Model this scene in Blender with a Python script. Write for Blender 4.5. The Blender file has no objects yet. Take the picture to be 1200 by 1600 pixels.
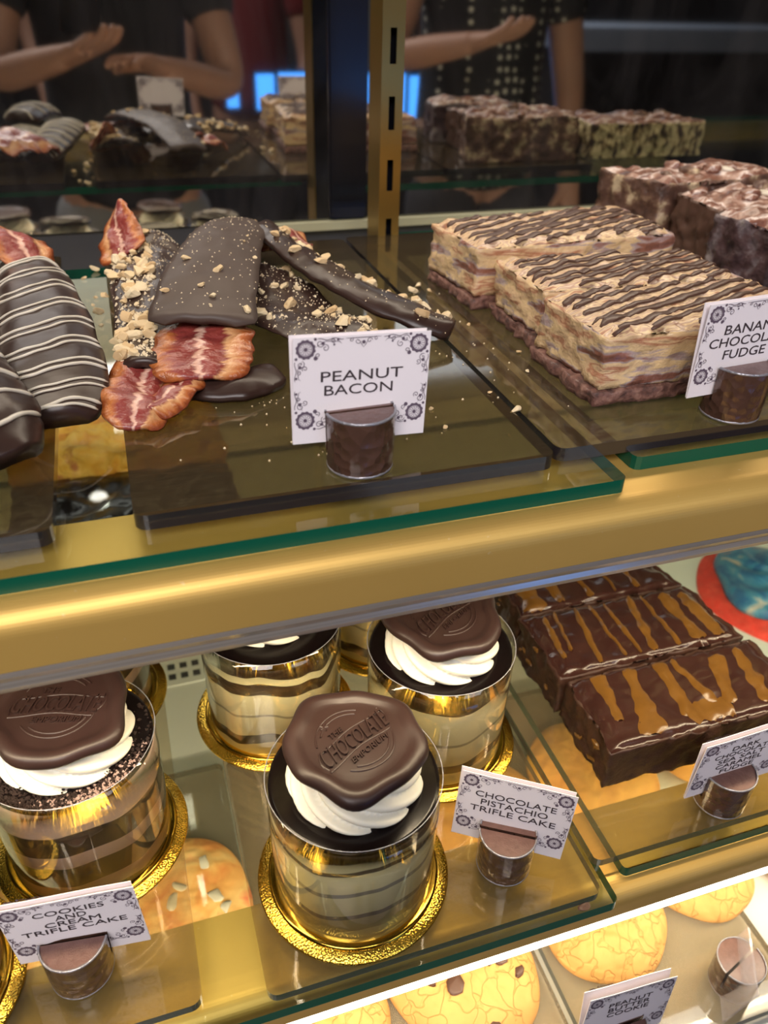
import bpy, bmesh, math, random
from mathutils import Vector, Matrix, noise, Euler
SC = bpy.context.scene
COL = SC.collection
PI = math.pi

# ------------------------------------------------------------------ camera
cam_d = bpy.data.cameras.new('camera'); cam = bpy.data.objects.new('camera', cam_d); COL.objects.link(cam)
cam_d.sensor_fit = 'VERTICAL'; cam_d.sensor_height = 36.0; cam_d.lens = 36.0 * 1252.56 / 1600.0
YAW, PITCH, ROLL = .329146, .589733, .0307624
_f = Vector((math.sin(YAW) * math.cos(PITCH), math.cos(YAW) * math.cos(PITCH), -math.sin(PITCH)))
_r = Vector((math.cos(YAW), -math.sin(YAW), 0)); _u = _r.cross(_f)
_r2 = _r * math.cos(ROLL) + _u * math.sin(ROLL); _u2 = -_r * math.sin(ROLL) + _u * math.cos(ROLL)
m = Matrix((_r2, _u2, -_f)).transposed().to_4x4(); m.translation = (0, 0, 1.30)
cam.matrix_world = m
cam_d.clip_start = .01
cam_d.dof.use_dof = True; cam_d.dof.focus_distance = .46; cam_d.dof.aperture_fstop = 8
SC.camera = cam

# ------------------------------------------------------------------ world, lights, exposure
SC.view_settings.view_transform = 'Standard'; SC.view_settings.look = 'None'
SC.view_settings.exposure = 0.16; SC.view_settings.gamma = 1.0; SC.view_settings.use_curve_mapping = False
w = bpy.data.worlds.new('world'); SC.world = w; w.use_nodes = True
w.node_tree.nodes['Background'].inputs[0].default_value = (.75, .82, 1, 1)
w.node_tree.nodes['Background'].inputs[1].default_value = .06

def area(name, loc, rot, sx, sy, power, color):
    l = bpy.data.lights.new(name, 'AREA'); l.shape = 'RECTANGLE'; l.size = sx; l.size_y = sy
    l.energy = power; l.color = color
    o = bpy.data.objects.new(name, l); COL.objects.link(o); o.location = loc; o.rotation_euler = rot
    return o
WARM = (1.0, .80, .52)
area('case_top_light', (.25, .745, 1.66), (math.radians(-20), 0, 0), 1.5, .14, 7.5, (1, .86, .68))
area('upper_rail_light', (.3, .2750, 1.0395), (math.radians(14), 0, 0), 2.0, .012, 4.0, WARM)
area('lower_rail_light', (.3, .2180, .8030), (math.radians(54), 0, 0), 2.0, .015, 3.8, (1, .80, .50))
area('shop_fill_light', (1.6, -2.3, 2.6), (0, 0, 0), 1.6, 1.0, 22, (.85, .9, 1.0))  # added fill with no known fixture, brightens the mirrored counter and people
area('shop_light', (-.5, -1.15, 2.45), (math.radians(38), 0, 0), 1.6, .8, 46, (1, .94, .93))

# ------------------------------------------------------------------ material helper
class NT:
    def __init__(s, name):
        s.m = bpy.data.materials.new(name); s.m.use_nodes = True; s.t = s.m.node_tree
        for n in list(s.t.nodes): s.t.nodes.remove(n)
        s.out = s.t.nodes.new('ShaderNodeOutputMaterial')
    def n(s, kind, ins=None, **kw):
        nd = s.t.nodes.new('ShaderNode' + kind)
        for k, v in kw.items(): setattr(nd, k, v)
        for k, v in (ins or {}).items():
            sock = nd.inputs[k]
            if hasattr(v, 'is_output') or isinstance(v, bpy.types.NodeSocket): s.t.links.new(v, sock)
            else: sock.default_value = v
        return nd
    def coord(s, which='Object', scale=(1, 1, 1), loc=(0, 0, 0), rot=(0, 0, 0)):
        tc = s.n('TexCoord')
        mp = s.n('Mapping', {'Vector': tc.outputs[which], 'Scale': scale, 'Location': loc, 'Rotation': rot})
        return mp.outputs[0]
    def noise(s, vec, scale, detail=3, rough=.5, dist=0):
        return s.n('TexNoise', {'Vector': vec, 'Scale': scale, 'Detail': detail, 'Roughness': rough, 'Distortion': dist})
    def ramp(s, fac, stops, interp='LINEAR'):
        r = s.n('ValToRGB', {'Fac': fac}); cr = r.color_ramp; cr.interpolation = interp
        while len(cr.elements) < len(stops): cr.elements.new(1)
        for e, (p, c) in zip(cr.elements, stops):
            e.position = p; e.color = (*c, 1) if len(c) == 3 else c
        return r.outputs[0]
    def mix(s, f, a, b, blend='MIX'):
        x = s.n('Mix', data_type='RGBA', blend_type=blend)
        for i, v in ((0, f), (6, a), (7, b)):
            if isinstance(v, bpy.types.NodeSocket): s.t.links.new(v, x.inputs[i])
            else: x.inputs[i].default_value = v if i == 0 else ((*v, 1) if len(v) == 3 else v)
        return x.outputs[2]
    def math(s, op, a, b=0.0, c=None):
        ins = {0: a, 1: b}
        if c is not None: ins[2] = c
        return s.n('Math', ins, operation=op).outputs[0]
    def bump(s, h, strength=.3, dist=.001, normal=None):
        ins = {'Height': h, 'Strength': strength, 'Distance': dist}
        if normal is not None: ins['Normal'] = normal
        return s.n('Bump', ins).outputs[0]
    def pbr(s, color, rough=.5, metal=0, normal=None, coat=0, coat_rough=.1, spec=.5, sss=0, emit=None, estr=0):
        p = s.n('BsdfPrincipled')
        def st(k, v):
            if isinstance(v, bpy.types.NodeSocket): s.t.links.new(v, p.inputs[k])
            else: p.inputs[k].default_value = v
        st('Base Color', color if isinstance(color, bpy.types.NodeSocket) else (*color, 1))
        st('Roughness', rough); st('Metallic', metal); st('Specular IOR Level', spec)
        if normal is not None: st('Normal', normal)
        if coat: st('Coat Weight', coat); st('Coat Roughness', coat_rough)
        if sss:
            st('Subsurface Weight', sss); p.inputs['Subsurface Radius'].default_value = (.004, .003, .002); p.inputs['Subsurface Scale'].default_value = 1
        if emit: st('Emission Color', (*emit, 1)); st('Emission Strength', estr)
        return p.outputs[0]
    def done(s, shader):
        s.t.links.new(shader, s.out.inputs[0]); return s.m

def plain(name, color, rough=.5, metal=0, bump=0, bscale=200, coat=0, spec=.5, var=0, sss=0):
    t = NT(name); v = t.coord()
    nz = t.noise(v, bscale)
    c = color
    if var:
        c = t.mix(nz.outputs[0], tuple(x * (1 - var) for x in color), tuple(min(1, x * (1 + var)) for x in color))
    nm = t.bump(nz.outputs[0], bump, .001) if bump else None
    return t.done(t.pbr(c, rough, metal, nm, coat, spec=spec, sss=sss))

def emissive(name, color, strength):
    t = NT(name); e = t.n('Emission', {'Color': (*color, 1), 'Strength': strength}); return t.done(e.outputs[0])

def sheet(name, tint, refl_rough=.02, haze=0, haze_col=(.2, .17, .12), ior=1.5, bumpv=0, bscale=(1, 1, 1), scratch=0):
    """thin clear sheet: see-through with real fresnel reflections"""
    t = NT(name)
    nm = None
    v = t.coord(scale=bscale)
    if bumpv:
        nm = t.bump(t.noise(v, 30, 3).outputs[0], bumpv, .002)
    geo = t.n('NewGeometry')
    iv = t.math('ADD', t.math('MULTIPLY', geo.outputs['Backfacing'], 1 / ior - ior), ior)
    fr = t.n('Fresnel', {'IOR': iv, **({'Normal': nm} if nm else {})}).outputs[0]
    tr = t.n('BsdfTransparent', {'Color': (*tint, 1)}).outputs[0]
    gl = t.n('BsdfGlossy', {'Color': (1, 1, 1, 1), 'Roughness': refl_rough, **({'Normal': nm} if nm else {})}).outputs[0]
    base = tr
    if haze:
        df = t.n('BsdfDiffuse', {'Color': (*haze_col, 1)}).outputs[0]
        hz = haze
        if scratch:
            sv = t.coord(scale=(1, 14, 1), rot=(0, 0, .2))
            sn = t.ramp(t.noise(sv, 60, 6, .7).outputs[0], [(.45, (haze,) * 3), (.75, (haze + scratch,) * 3)])
            hz = sn
        base = t.n('MixShader', {0: hz, 1: tr, 2: df}).outputs[0]
    return t.done(t.n('MixShader', {0: fr, 1: base, 2: gl}).outputs[0])

M = {}
# gold brushed sheet metal
t = NT('brushed_gold'); v = t.coord(scale=(1, 60, 60))
nz = t.noise(v, 12, 5, .6)
v2 = t.coord(); sm = t.noise(v2, 5, 3)
sc_ = t.ramp(t.noise(v2, 260, 2).outputs[0], [(.72, (0, 0, 0)), (.76, (1, 1, 1))])
c = t.mix(sm.outputs[0], (.60, .37, .085), (.74, .48, .14))
c = t.mix(t.math('MULTIPLY', sc_, .25), c, (.8, .7, .5))
r = t.math('ADD', t.math('MULTIPLY', nz.outputs[0], .14), .38)
M['gold'] = t.done(t.pbr(c, r, .5, t.bump(nz.outputs[0], .06, .0004)))
M['gold_post'] = plain('gold_post', (.42, .27, .07), .3, .9, .05, 90)
# gold foil card
t = NT('gold_foil'); v = t.coord(); vo = t.n('TexVoronoi', {'Vector': v, 'Scale': 900.0})
nz = t.noise(v, 500, 3)
M['foil'] = t.done(t.pbr(t.mix(nz.outputs[0], (.72, .42, .03), (.95, .66, .12)), .22, 1, t.bump(vo.outputs[0], .35, .0006)))
M['foil_smooth'] = plain('gold_foil_smooth', (.62, .38, .05), .16, 1, .1, 150)
M['steel_lens'] = None
t = NT('rail_lens'); v = t.coord(scale=(.6, 200, 200)); nz = t.noise(v, 3, 3)
M['steel_lens'] = t.done(t.pbr(t.mix(nz.outputs[0], (.20, .175, .15), (.58, .52, .46)), .22, .55, t.bump(nz.outputs[0], .1, .0005), coat=.5))
M['led'] = emissive('led_diffuser', (1, .93, .80), 7)
M['glass'] = sheet('shelf_glass', (.90, .94, .91))
M['glass_edge'] = plain('glass_green_edge', (.002, .085, .050), .25, 0, 0, spec=.3)
M['tray_dark'] = sheet('smoked_acrylic', (.50, .44, .31), .06, .09, (.26, .19, .11), scratch=.10)
M['tray_edge'] = plain('acrylic_dark_edge', (.022, .017, .018), .12, coat=.5)
M['tray_pale'] = sheet('pale_acrylic', (.90, .86, .77), .05, .06, (.40, .32, .20), scratch=.05)
M['tray_pale_edge'] = plain('acrylic_olive_edge', (.07, .075, .05), .15, coat=.5)
M['tray_deck'] = sheet('deck_acrylic', (.82, .79, .72), .05, .22, (.50, .43, .32))
M['collar'] = sheet('acetate_collar', (.95, .94, .90), .015, ior=1.48, bumpv=.25, bscale=(1.4, 1.4, .12))
t = NT('mirror'); v = t.coord(scale=(3, 3, 1)); nz = t.noise(v, 4, 5, .7, 1)
M['mirror'] = t.done(t.n('MixShader', {0: t.ramp(nz.outputs[0], [(.4, (.01,) * 3), (.75, (.07,) * 3)]), 1: t.pbr((.52, .52, .49), .03, 1), 2: t.pbr((.30, .27, .28), .6)}).outputs[0])
M['black'] = plain('black_frame', (.006, .006, .009), .25, coat=.2)
M['white_enamel'] = plain('white_enamel', (.70, .70, .64), .35, 0, .05, 40)
M['cream_metal'] = plain('cream_metal', (.34, .33, .22), .45)
M['slot_dark'] = plain('slot_dark', (.03, .03, .035), .7)
M['card'] = plain('card_paper', (.83, .77, .80), .8, 0, .08, 900)
M['ink'] = plain('printed_ink', (.045, .03, .035), .7)
M['ink_purple'] = plain('printed_purple_ink', (.12, .085, .12), .7)

# chocolates
def choc(name, c1, c2, rough=.35, bump=.25, scale=120, coat=.2):
    t = NT(name); v = t.coord(); n1 = t.noise(v, scale, 4); n2 = t.noise(v, scale * 6, 3)
    return t.done(t.pbr(t.mix(n1.outputs[0], c1, c2), rough, 0, t.bump(t.math('ADD', n1.outputs[0], t.math('MULTIPLY', n2.outputs[0], .3)), bump, .0012), coat, .25, spec=.3))
M['choc'] = choc('chocolate', (.024, .012, .009), (.044, .022, .017), .34, .2, 60, .12)
M['choc_matte'] = choc('chocolate_matte', (.060, .040, .032), (.085, .058, .047), .5, .12, 40, .03)
M['choc_seal'] = choc('chocolate_seal', (.016, .0080, .0072), (.026, .0125, .0110), .40, .08, 60, .05)
M['choc_drizzle'] = choc('chocolate_drizzle', (.075, .036, .025), (.105, .055, .038), .45, .2, 100)
M['glaze'] = choc('dark_glaze', (.003, .002, .002), (.006, .003, .003), .22, .05, 60, 0)
M['fudge_dark'] = choc('dark_fudge_body', (.018, .007, .005), (.060, .025, .014), .5, .9, 150, .15)
M['fudge_top'] = choc('dark_fudge_glaze', (.022, .0075, .006), (.038, .0135, .010), .22, .25, 45, .5)
M['crumb_choc'] = choc('chocolate_crumb', (.010, .007, .005), (.045, .024, .018), .8, 1, 300, 0)
M['caramel'] = choc('caramel', (.085, .036, .006), (.15, .070, .013), .25, .2, 90, .3)
M['white_icing'] = plain('white_chocolate', (.62, .56, .46), .35, bump=.1, bscale=100, sss=.1)
M['cream'] = plain('piped_cream', (.63, .61, .53), .42, bump=.12, bscale=120, sss=.25)
# peanuts
t = NT('peanut'); v = t.coord('Object'); nz = t.noise(v, 160, 3); oi = t.n('ObjectInfo')
cc = t.ramp(t.math('ADD', t.math('MULTIPLY', nz.outputs[0], .6), t.math('MULTIPLY', oi.outputs['Random'], .45)), [(.2, (.58, .36, .16)), (.5, (.76, .56, .31)), (.85, (.86, .72, .48))])
M['peanut'] = t.done(t.pbr(cc, .55, 0, t.bump(nz.outputs[0], .4, .001), sss=.1))
M['nut_dust'] = plain('peanut_crumb', (.78, .64, .42), .7)
# foil-wrapped chocolate
t = NT('wrapped_chocolate'); v = t.coord(); vo = t.n('TexVoronoi', {'Vector': t.coord(scale=(1, 1, 1)), 'Scale': 170.0}); nz = t.noise(v, 60, 3)
nm = t.bump(vo.outputs[0], .8, .0022)
M['wrap'] = t.done(t.pbr(t.mix(nz.outputs[0], (.055, .026, .018), (.14, .070, .048)), .26, .25, nm, coat=.9, coat_rough=.08))
M['wrap_top'] = t = choc('wrapped_top', (.09, .038, .03), (.19, .095, .078), .38, .9, 200, .7)
M['wrap_rim'] = plain('clear_wrap_rim', (.36, .35, .38), .25, .5, .6, 500)

# bacon (UV: x across, y along)
t = NT('bacon'); uv = t.n('TexCoord').outputs['UV']
mp = t.n('Mapping', {'Vector': uv, 'Scale': (1, 8, 1)}).outputs[0]
ds = t.noise(mp, 1.5, 3)
sep = t.n('SeparateXYZ', {0: uv})
x = t.math('ADD', sep.outputs[0], t.math('MULTIPLY', t.math('SUBTRACT', ds.outputs[0], .5), .35))
c = t.ramp(x, [(.0, (.20, .035, .01)), (.10, (.42, .12, .03)), (.24, (.66, .36, .16)), (.30, (.20, .025, .025)), (.46, (.26, .04, .04)), (.495, (.72, .46, .36)), (.54, (.66, .38, .28)), (.58, (.18, .022, .026)), (.78, (.24, .035, .035)), (.88, (.48, .16, .04)), (1, (.22, .05, .01))])
v = t.coord(); n2 = t.noise(v, 130, 4)
c = t.mix(t.math('MULTIPLY', n2.outputs[0], .25), c, (.40, .10, .03))
M['bacon'] = t.done(t.pbr(c, .34, 0, t.bump(n2.outputs[0], .9, .0030), coat=.25, coat_rough=.2, sss=.05))

# marbled fudge top & side
def marble(name, cols, stretch, scale, dist, bump=.3, rough=.45, det=4):
    t = NT(name); v = t.coord(scale=stretch)
    d = t.noise(v, scale * .5, 3, .5)
    vv = t.n('VectorMath', {0: v, 1: t.n('VectorMath', {0: d.outputs[1], 3: dist}, operation='SCALE').outputs[0]}, operation='ADD').outputs[0]
    n1 = t.noise(vv, scale, det, .5)
    n2 = t.noise(t.coord(), 220, 3)
    c = t.ramp(n1.outputs[0], cols)
    return t.done(t.pbr(c, rough, 0, t.bump(t.math('ADD', n1.outputs[0], n2.outputs[0]), bump, .0015), coat=.15, sss=.05))
CR = (.74, .55, .30); CR2 = (.66, .50, .36); BR = (.20, .085, .05); PK = (.34, .17, .12)
M['marble_top'] = marble('marbled_fudge_top', [(.28, BR), (.36, (.42, .19, .10)), (.40, CR), (.43, (.40, .22, .15)), (.46, CR2), (.48, (.28, .13, .09)), (.50, CR), (.53, (.52, .33, .22)), (.555, CR), (.58, (.33, .16, .11)), (.61, CR), (.66, (.50, .30, .20)), (.72, PK)], (16, 95, 20), 1.5, .5, .3, .45, 3)
M['marble_side'] = marble('marbled_fudge_side', [(.30, (.10, .04, .03)), (.40, (.27, .11, .07)), (.45, (.42, .32, .30)), (.49, (.70, .50, .26)), (.56, (.62, .42, .24)), (.60, (.40, .17, .09)), (.64, (.66, .46, .26)), (.70, (.18, .07, .05))], (11, 11, 46), 1.6, .9, .9, .45, 4)
M['crust'] = marble('fudge_crust', [(.3, (.06, .028, .022)), (.5, (.17, .075, .055)), (.7, (.28, .15, .11))], (60, 60, 60), 3, .01, 1.0, .7)
M['rocky'] = marble('rocky_fudge', [(.30, (.018, .010, .012)), (.44, (.045, .022, .024)), (.52, (.075, .040, .042)), (.60, (.15, .12, .13)), (.65, (.26, .22, .21)), (.72, (.06, .03, .03))], (30, 30, 30), 1.7, .1, .9, .5)
M['rocky_top'] = marble('rocky_fudge_top', [(.30, (.08, .035, .025)), (.44, (.20, .085, .055)), (.51, (.36, .21, .16)), (.56, (.66, .55, .50)), (.60, (.24, .10, .065)), (.7, (.13, .05, .035))], (22, 40, 30), 1.6, .06, .8, .35)
M['rocky_brown'] = marble('rocky_fudge_brown', [(.3, (.055, .026, .018)), (.48, (.115, .055, .036)), (.55, (.22, .13, .08)), (.62, (.50, .38, .24))], (38, 38, 38), 1.5, .1, 1.0, .5)
M['speckle'] = marble('speckled_cheesecake', [(.40, (.05, .03, .02)), (.48, (.30, .22, .10)), (.55, (.60, .50, .28))], (55, 55, 30), 2, .02)
# cookies
t = NT('cookie'); v = t.coord(); n1 = t.noise(v, 35, 5); vo = t.n('TexVoronoi', {'Vector': t.n('VectorMath', {0: v, 1: t.n('VectorMath', {0: t.noise(v, 40, 2).outputs[1], 3: .05}, operation='SCALE').outputs[0]}, operation='ADD').outputs[0], 'Scale': 62.0}, feature='DISTANCE_TO_EDGE')
crack = t.ramp(vo.outputs[0], [(0, (0, 0, 0)), (.045, (1, 1, 1))])
c = t.mix(n1.outputs[0], (.50, .24, .06), (.70, .40, .13))
crk = t.math('MULTIPLY', t.math('SUBTRACT', 1, crack), t.ramp(t.noise(v, 24, 2).outputs[0], [(.45, (0, 0, 0)), (.65, (.28, .28, .28))]))
c = t.mix(crk, c, (.42, .20, .05))
M['cookie'] = t.done(t.pbr(c, .75, 0, t.bump(t.math('ADD', t.math('MULTIPLY', crack, .6), n1.outputs[0]), .7, .0018)))
t = NT('orange_cookie'); v = t.coord(); n1 = t.noise(v, 26, 4, .5, .8)
c = t.ramp(n1.outputs[0], [(.3, (.72, .20, .05)), (.45, (.86, .42, .12)), (.6, (.90, .58, .22)), (.75, (.80, .22, .10))])
M['cookie_orange'] = t.done(t.pbr(c, .7, 0, t.bump(n1.outputs[0], .5, .002)))
t = NT('amber_cookie'); v = t.coord(); n1 = t.noise(v, 20, 4, .5, .6)
M['cookie_amber'] = t.done(t.pbr(t.ramp(n1.outputs[0], [(.3, (.62, .26, .04)), (.6, (.85, .45, .09)), (.75, (.7, .32, .06))]), .7, 0, t.bump(n1.outputs[0], .5, .002)))
M['red_cookie'] = plain('red_cookie', (.72, .035, .02), .7, bump=.9, bscale=120, var=.35)
t = NT('blue_icing'); v = t.coord(); n1 = t.noise(v, 22, 4, .5, 1.2)
c = t.ramp(n1.outputs[0], [(.30, (.50, .42, .34)), (.38, (.04, .22, .36)), (.50, (.005, .09, .26)), (.62, (.01, .20, .38)), (.74, (.30, .06, .06))])
M['blue_icing'] = t.done(t.pbr(c, .4, 0, t.bump(n1.outputs[0], .8, .004)))

def layered(name, H, stops, amp=.004, freq=22, seed=0, bump=.15):
    """horizontal filling layers: colour by height in the cake, boundaries wavy round the rim"""
    t = NT(name); v = t.coord()
    nz = t.noise(t.coord(scale=(1, 1, .15), loc=(seed, seed * .7, 0)), freq, 2, .4)
    z = t.n('SeparateXYZ', {0: v}).outputs[2]
    fz = t.math('DIVIDE', t.math('ADD', z, t.math('MULTIPLY', t.math('SUBTRACT', nz.outputs[0], .5), amp * 2)), H)
    c = t.ramp(fz, stops, 'CONSTANT')
    g = t.noise(v, 90, 4)
    c = t.mix(t.math('MULTIPLY', g.outputs[0], .12), c, (.25, .19, .10))
    return t.done(t.pbr(c, .45, 0, t.bump(g.outputs[0], bump, .001), coat=.2))
PC = (.86, .80, .50); PB = (.030, .014, .009); MV = (.50, .37, .32)
M['lay_pist'] = layered('pistachio_layers', .084, [(0, PC), (.18, (.60, .52, .32)), (.32, (.22, .19, .17)), (.36, PC), (.56, (.30, .28, .24)), (.60, PC), (.78, (.10, .075, .05)), (.82, PC), (.90, PB)], .012, 20, 0)
M['lay_pist2'] = layered('pistachio_layers_wavy', .084, [(0, PB), (.06, PC), (.20, PB), (.30, PC), (.50, (.40, .36, .24)), (.52, PC), (.74, PB), (.86, PC), (.93, PB)], .036, 17, 3.1)
M['lay_pist3'] = layered('pistachio_layers_thick', .084, [(0, PB), (.05, PC), (.19, PB), (.28, PC), (.50, (.42, .38, .25)), (.525, PC), (.84, PB)], .018, 15, 7.3)
M['lay_cookie'] = layered('cookies_cream_layers', .084, [(0, (.02, .012, .01)), (.10, MV), (.22, (.02, .012, .01)), (.42, MV), (.54, (.02, .012, .01)), (.74, MV)], .014, 18, 1.7)

# ------------------------------------------------------------------ geometry helpers
def link(name, me, mat=None, parent=None, loc=None, rot=None):
    o = bpy.data.objects.new(name, me); COL.objects.link(o)
    if mat is not None:
        for mm in (mat if isinstance(mat, (list, tuple)) else [mat]): me.materials.append(mm)
    if parent is not None: o.parent = parent
    if loc is not None: o.location = loc
    if rot is not None: o.rotation_euler = rot
    return o
def mesh(name, verts, faces, smooth=True):
    me = bpy.data.meshes.new(name); me.from_pydata([tuple(v) for v in verts], [], faces); me.update()
    if smooth: me.polygons.foreach_set('use_smooth', [True] * len(me.polygons))
    return me
def from_bm(name, bm, smooth=False):
    bmesh.ops.recalc_face_normals(bm, faces=bm.faces)
    me = bpy.data.meshes.new(name); bm.to_mesh(me); bm.free()
    if smooth: me.polygons.foreach_set('use_smooth', [True] * len(me.polygons))
    return me
def box(bm, x0, x1, y0, y1, z0, z1, mi=0):
    vs = [bm.verts.new(p) for p in ((x0, y0, z0), (x1, y0, z0), (x1, y1, z0), (x0, y1, z0), (x0, y0, z1), (x1, y0, z1), (x1, y1, z1), (x0, y1, z1))]
    for f in ((0, 3, 2, 1), (4, 5, 6, 7), (0, 1, 5, 4), (1, 2, 6, 5), (2, 3, 7, 6), (3, 0, 4, 7)):
        bm.faces.new([vs[i] for i in f]).material_index = mi
def prism(bm, poly, z0, z1, mi_face=0, mi_side=0):
    a = [bm.verts.new((x, y, z0)) for x, y in poly]; b = [bm.verts.new((x, y, z1)) for x, y in poly]
    bm.faces.new(a[::-1]).material_index = mi_face; bm.faces.new(b).material_index = mi_face
    n = len(poly)
    for i in range(n): bm.faces.new((a[i], a[(i + 1) % n], b[(i + 1) % n], b[i])).material_index = mi_side
def rrect(x0, x1, y0, y1, r, n=5):
    pts = []
    for cx, cy, a0 in ((x1 - r, y0 + r, -90), (x1 - r, y1 - r, 0), (x0 + r, y1 - r, 90), (x0 + r, y0 + r, 180)):
        for k in range(n + 1):
            a = math.radians(a0 + 90 * k / n); pts.append((cx + r * math.cos(a), cy + r * math.sin(a)))
    return pts
def lathe(prof, seg=64, cap=True):
    vs, fs = [], []
    for r, z in prof:
        for k in range(seg):
            a = 2 * PI * k / seg; vs.append((r * math.cos(a), r * math.sin(a), z))
    for i in range(len(prof) - 1):
        for k in range(seg):
            a, b = i * seg + k, i * seg + (k + 1) % seg
            fs.append((a, b, b + seg, a + seg))
    if cap:
        fs.append(tuple(range(seg))[::-1]); fs.append(tuple((len(prof) - 1) * seg + k for k in range(seg)))
    return vs, fs
def tag(o, label, cat, group=None, kind=None):
    if label: o['label'] = label
    if cat: o['category'] = cat
    if group: o['group'] = group
    if kind: o['kind'] = kind
    return o
def empty(name, loc, label, cat, group=None, rz=0):
    o = bpy.data.objects.new(name, None); COL.objects.link(o); o.location = loc; o.rotation_euler = (0, 0, rz)
    o.empty_display_size = .01
    return tag(o, label, cat, group)
def catmull(P, n):
    P = [Vector(p) for p in P]; Q = [2 * P[0] - P[1]] + P + [2 * P[-1] - P[-2]]; out = []
    segs = len(P) - 1
    for i in range(n + 1):
        u = i / n * segs; k = min(int(u), segs - 1); f = u - k
        p0, p1, p2, p3 = Q[k:k + 4]
        out.append(.5 * ((2 * p1) + (-p0 + p2) * f + (2 * p0 - 5 * p1 + 4 * p2 - p3) * f * f + (-p0 + 3 * p1 - 3 * p2 + p3) * f ** 3))
    return out
def lerp_list(L, u):
    if not isinstance(L, (list, tuple)): return L
    x = u * (len(L) - 1); k = min(int(x), len(L) - 2); f = x - k
    return L[k] * (1 - f) + L[k + 1] * f

class Ribbon:
    """thick bent strip following a path; S(s,t) gives points on its upper face"""
    def __init__(s, pts, widths, th=.006, crown=.004, rolls=0, wave=(0, 0, 0), rough=.0012, seed=0, n=48, nt=14, edge=.001, taper=.12):
        s.path = catmull(pts, n); s.n = n; s.nt = nt; s.w = widths; s.th = th; s.crown = crown; s.rolls = rolls
        s.wave = wave; s.rough = rough; s.seed = seed; s.edge = edge; s.taper = taper
    def frame(s, u):
        i = min(int(u * s.n), s.n - 1); f = u * s.n - i
        p = s.path[i].lerp(s.path[i + 1], f); j0 = max(i - 1, 0); j1 = min(i + 2, s.n)
        T = (s.path[j1] - s.path[j0]).normalized()
        side = T.cross(Vector((0, 0, 1))).normalized(); up = side.cross(T).normalized()
        r = lerp_list(s.rolls, u)
        return p, side * math.cos(r) + up * math.sin(r), up * math.cos(r) - side * math.sin(r), T
    def S(s, u, t, low=False):
        p, sd, up, T = s.frame(u)
        w = lerp_list(s.w, u) * .5
        e = min(u, 1 - u); k = 1 if e > s.taper else math.sqrt(max(0, 1 - (1 - e / s.taper) ** 2)) * .35 + .65
        w *= k * (1 + .07 * noise.noise(Vector((u * 9, math.copysign(1.0, t) * 3, s.seed))))
        prof = 1 - abs(t) ** 2.6
        h = s.crown * prof + s.wave[0] * math.sin(s.wave[1] * u * 2 * PI + s.wave[2] + 1.2 * t)
        q = p + sd * (w * t) + up * h
        q = q + up * s.rough * noise.noise(q * 90 + Vector((s.seed, 0, 0))) * 2
        if low:
            q = q - up * (s.edge + (s.th - s.edge) * prof)
            q.z = min(q.z, q.z)
        return q
    def build(s, name, mat, parent=None, u0=0, u1=1):
        vs, fs, uvs = [], [], []
        n, nt = s.n, s.nt
        for low in (False, True):
            for i in range(n + 1):
                for j in range(nt + 1):
                    u = u0 + (u1 - u0) * i / n; tt = -1 + 2 * j / nt
                    vs.append(s.S(u, tt, low)); uvs.append((j / nt, u))
        R = nt + 1; O = (n + 1) * R
        for i in range(n):
            for j in range(nt):
                a = i * R + j; fs.append((a, a + R, a + R + 1, a + 1)); fs.append((O + a, O + a + 1, O + a + R + 1, O + a + R))
            for a, fl in ((i * R, 0), (i * R + nt, 1)):
                q = (a, O + a, O + a + R, a + R); fs.append(q if not fl else q[::-1])
        for j in range(nt):
            fs.append((j, j + 1, O + j + 1, O + j)); a = n * R + j; fs.append((a, O + a, O + a + 1, a + 1))
        me = mesh(name, vs, fs); uvl = me.uv_layers.new(name='UVMap')
        for lp in me.loops: uvl.data[lp.index].uv = uvs[lp.vertex_index]
        return link(name, me, mat, parent)
def bead(name, pts, r, mat, parent, flat=.55, up=Vector((0, 0, 1)), seg=8, wob=.15, seed=0, ends=True):
    """a drizzled bead of icing laid along points"""
    vs, fs = [], []
    n = len(pts)
    for i, p in enumerate(pts):
        p = Vector(p); T = (Vector(pts[min(i + 1, n - 1)]) - Vector(pts[max(i - 1, 0)])).normalized()
        sd = T.cross(up).normalized(); uu = sd.cross(T)
        k = 1 + wob * 2 * noise.noise(Vector((i * .35, seed, 0)))
        if ends and (i == 0 or i == n - 1): k *= .45
        rr = (r[i] if isinstance(r, (list, tuple)) else r) * k
        for j in range(seg):
            a = 2 * PI * j / seg; vs.append(p + sd * (rr * math.cos(a)) + uu * (min(rr, .0022) * flat * math.sin(a) if rr > .0022 else rr * flat * math.sin(a)))
    for i in range(n - 1):
        for j in range(seg):
            a, b = i * seg + j, i * seg + (j + 1) % seg; fs.append((a, b, b + seg, a + seg))
    fs.append(tuple(range(seg))[::-1]); fs.append(tuple((n - 1) * seg + j for j in range(seg)))
    return link(name, mesh(name, vs, fs), mat, parent)

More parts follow.
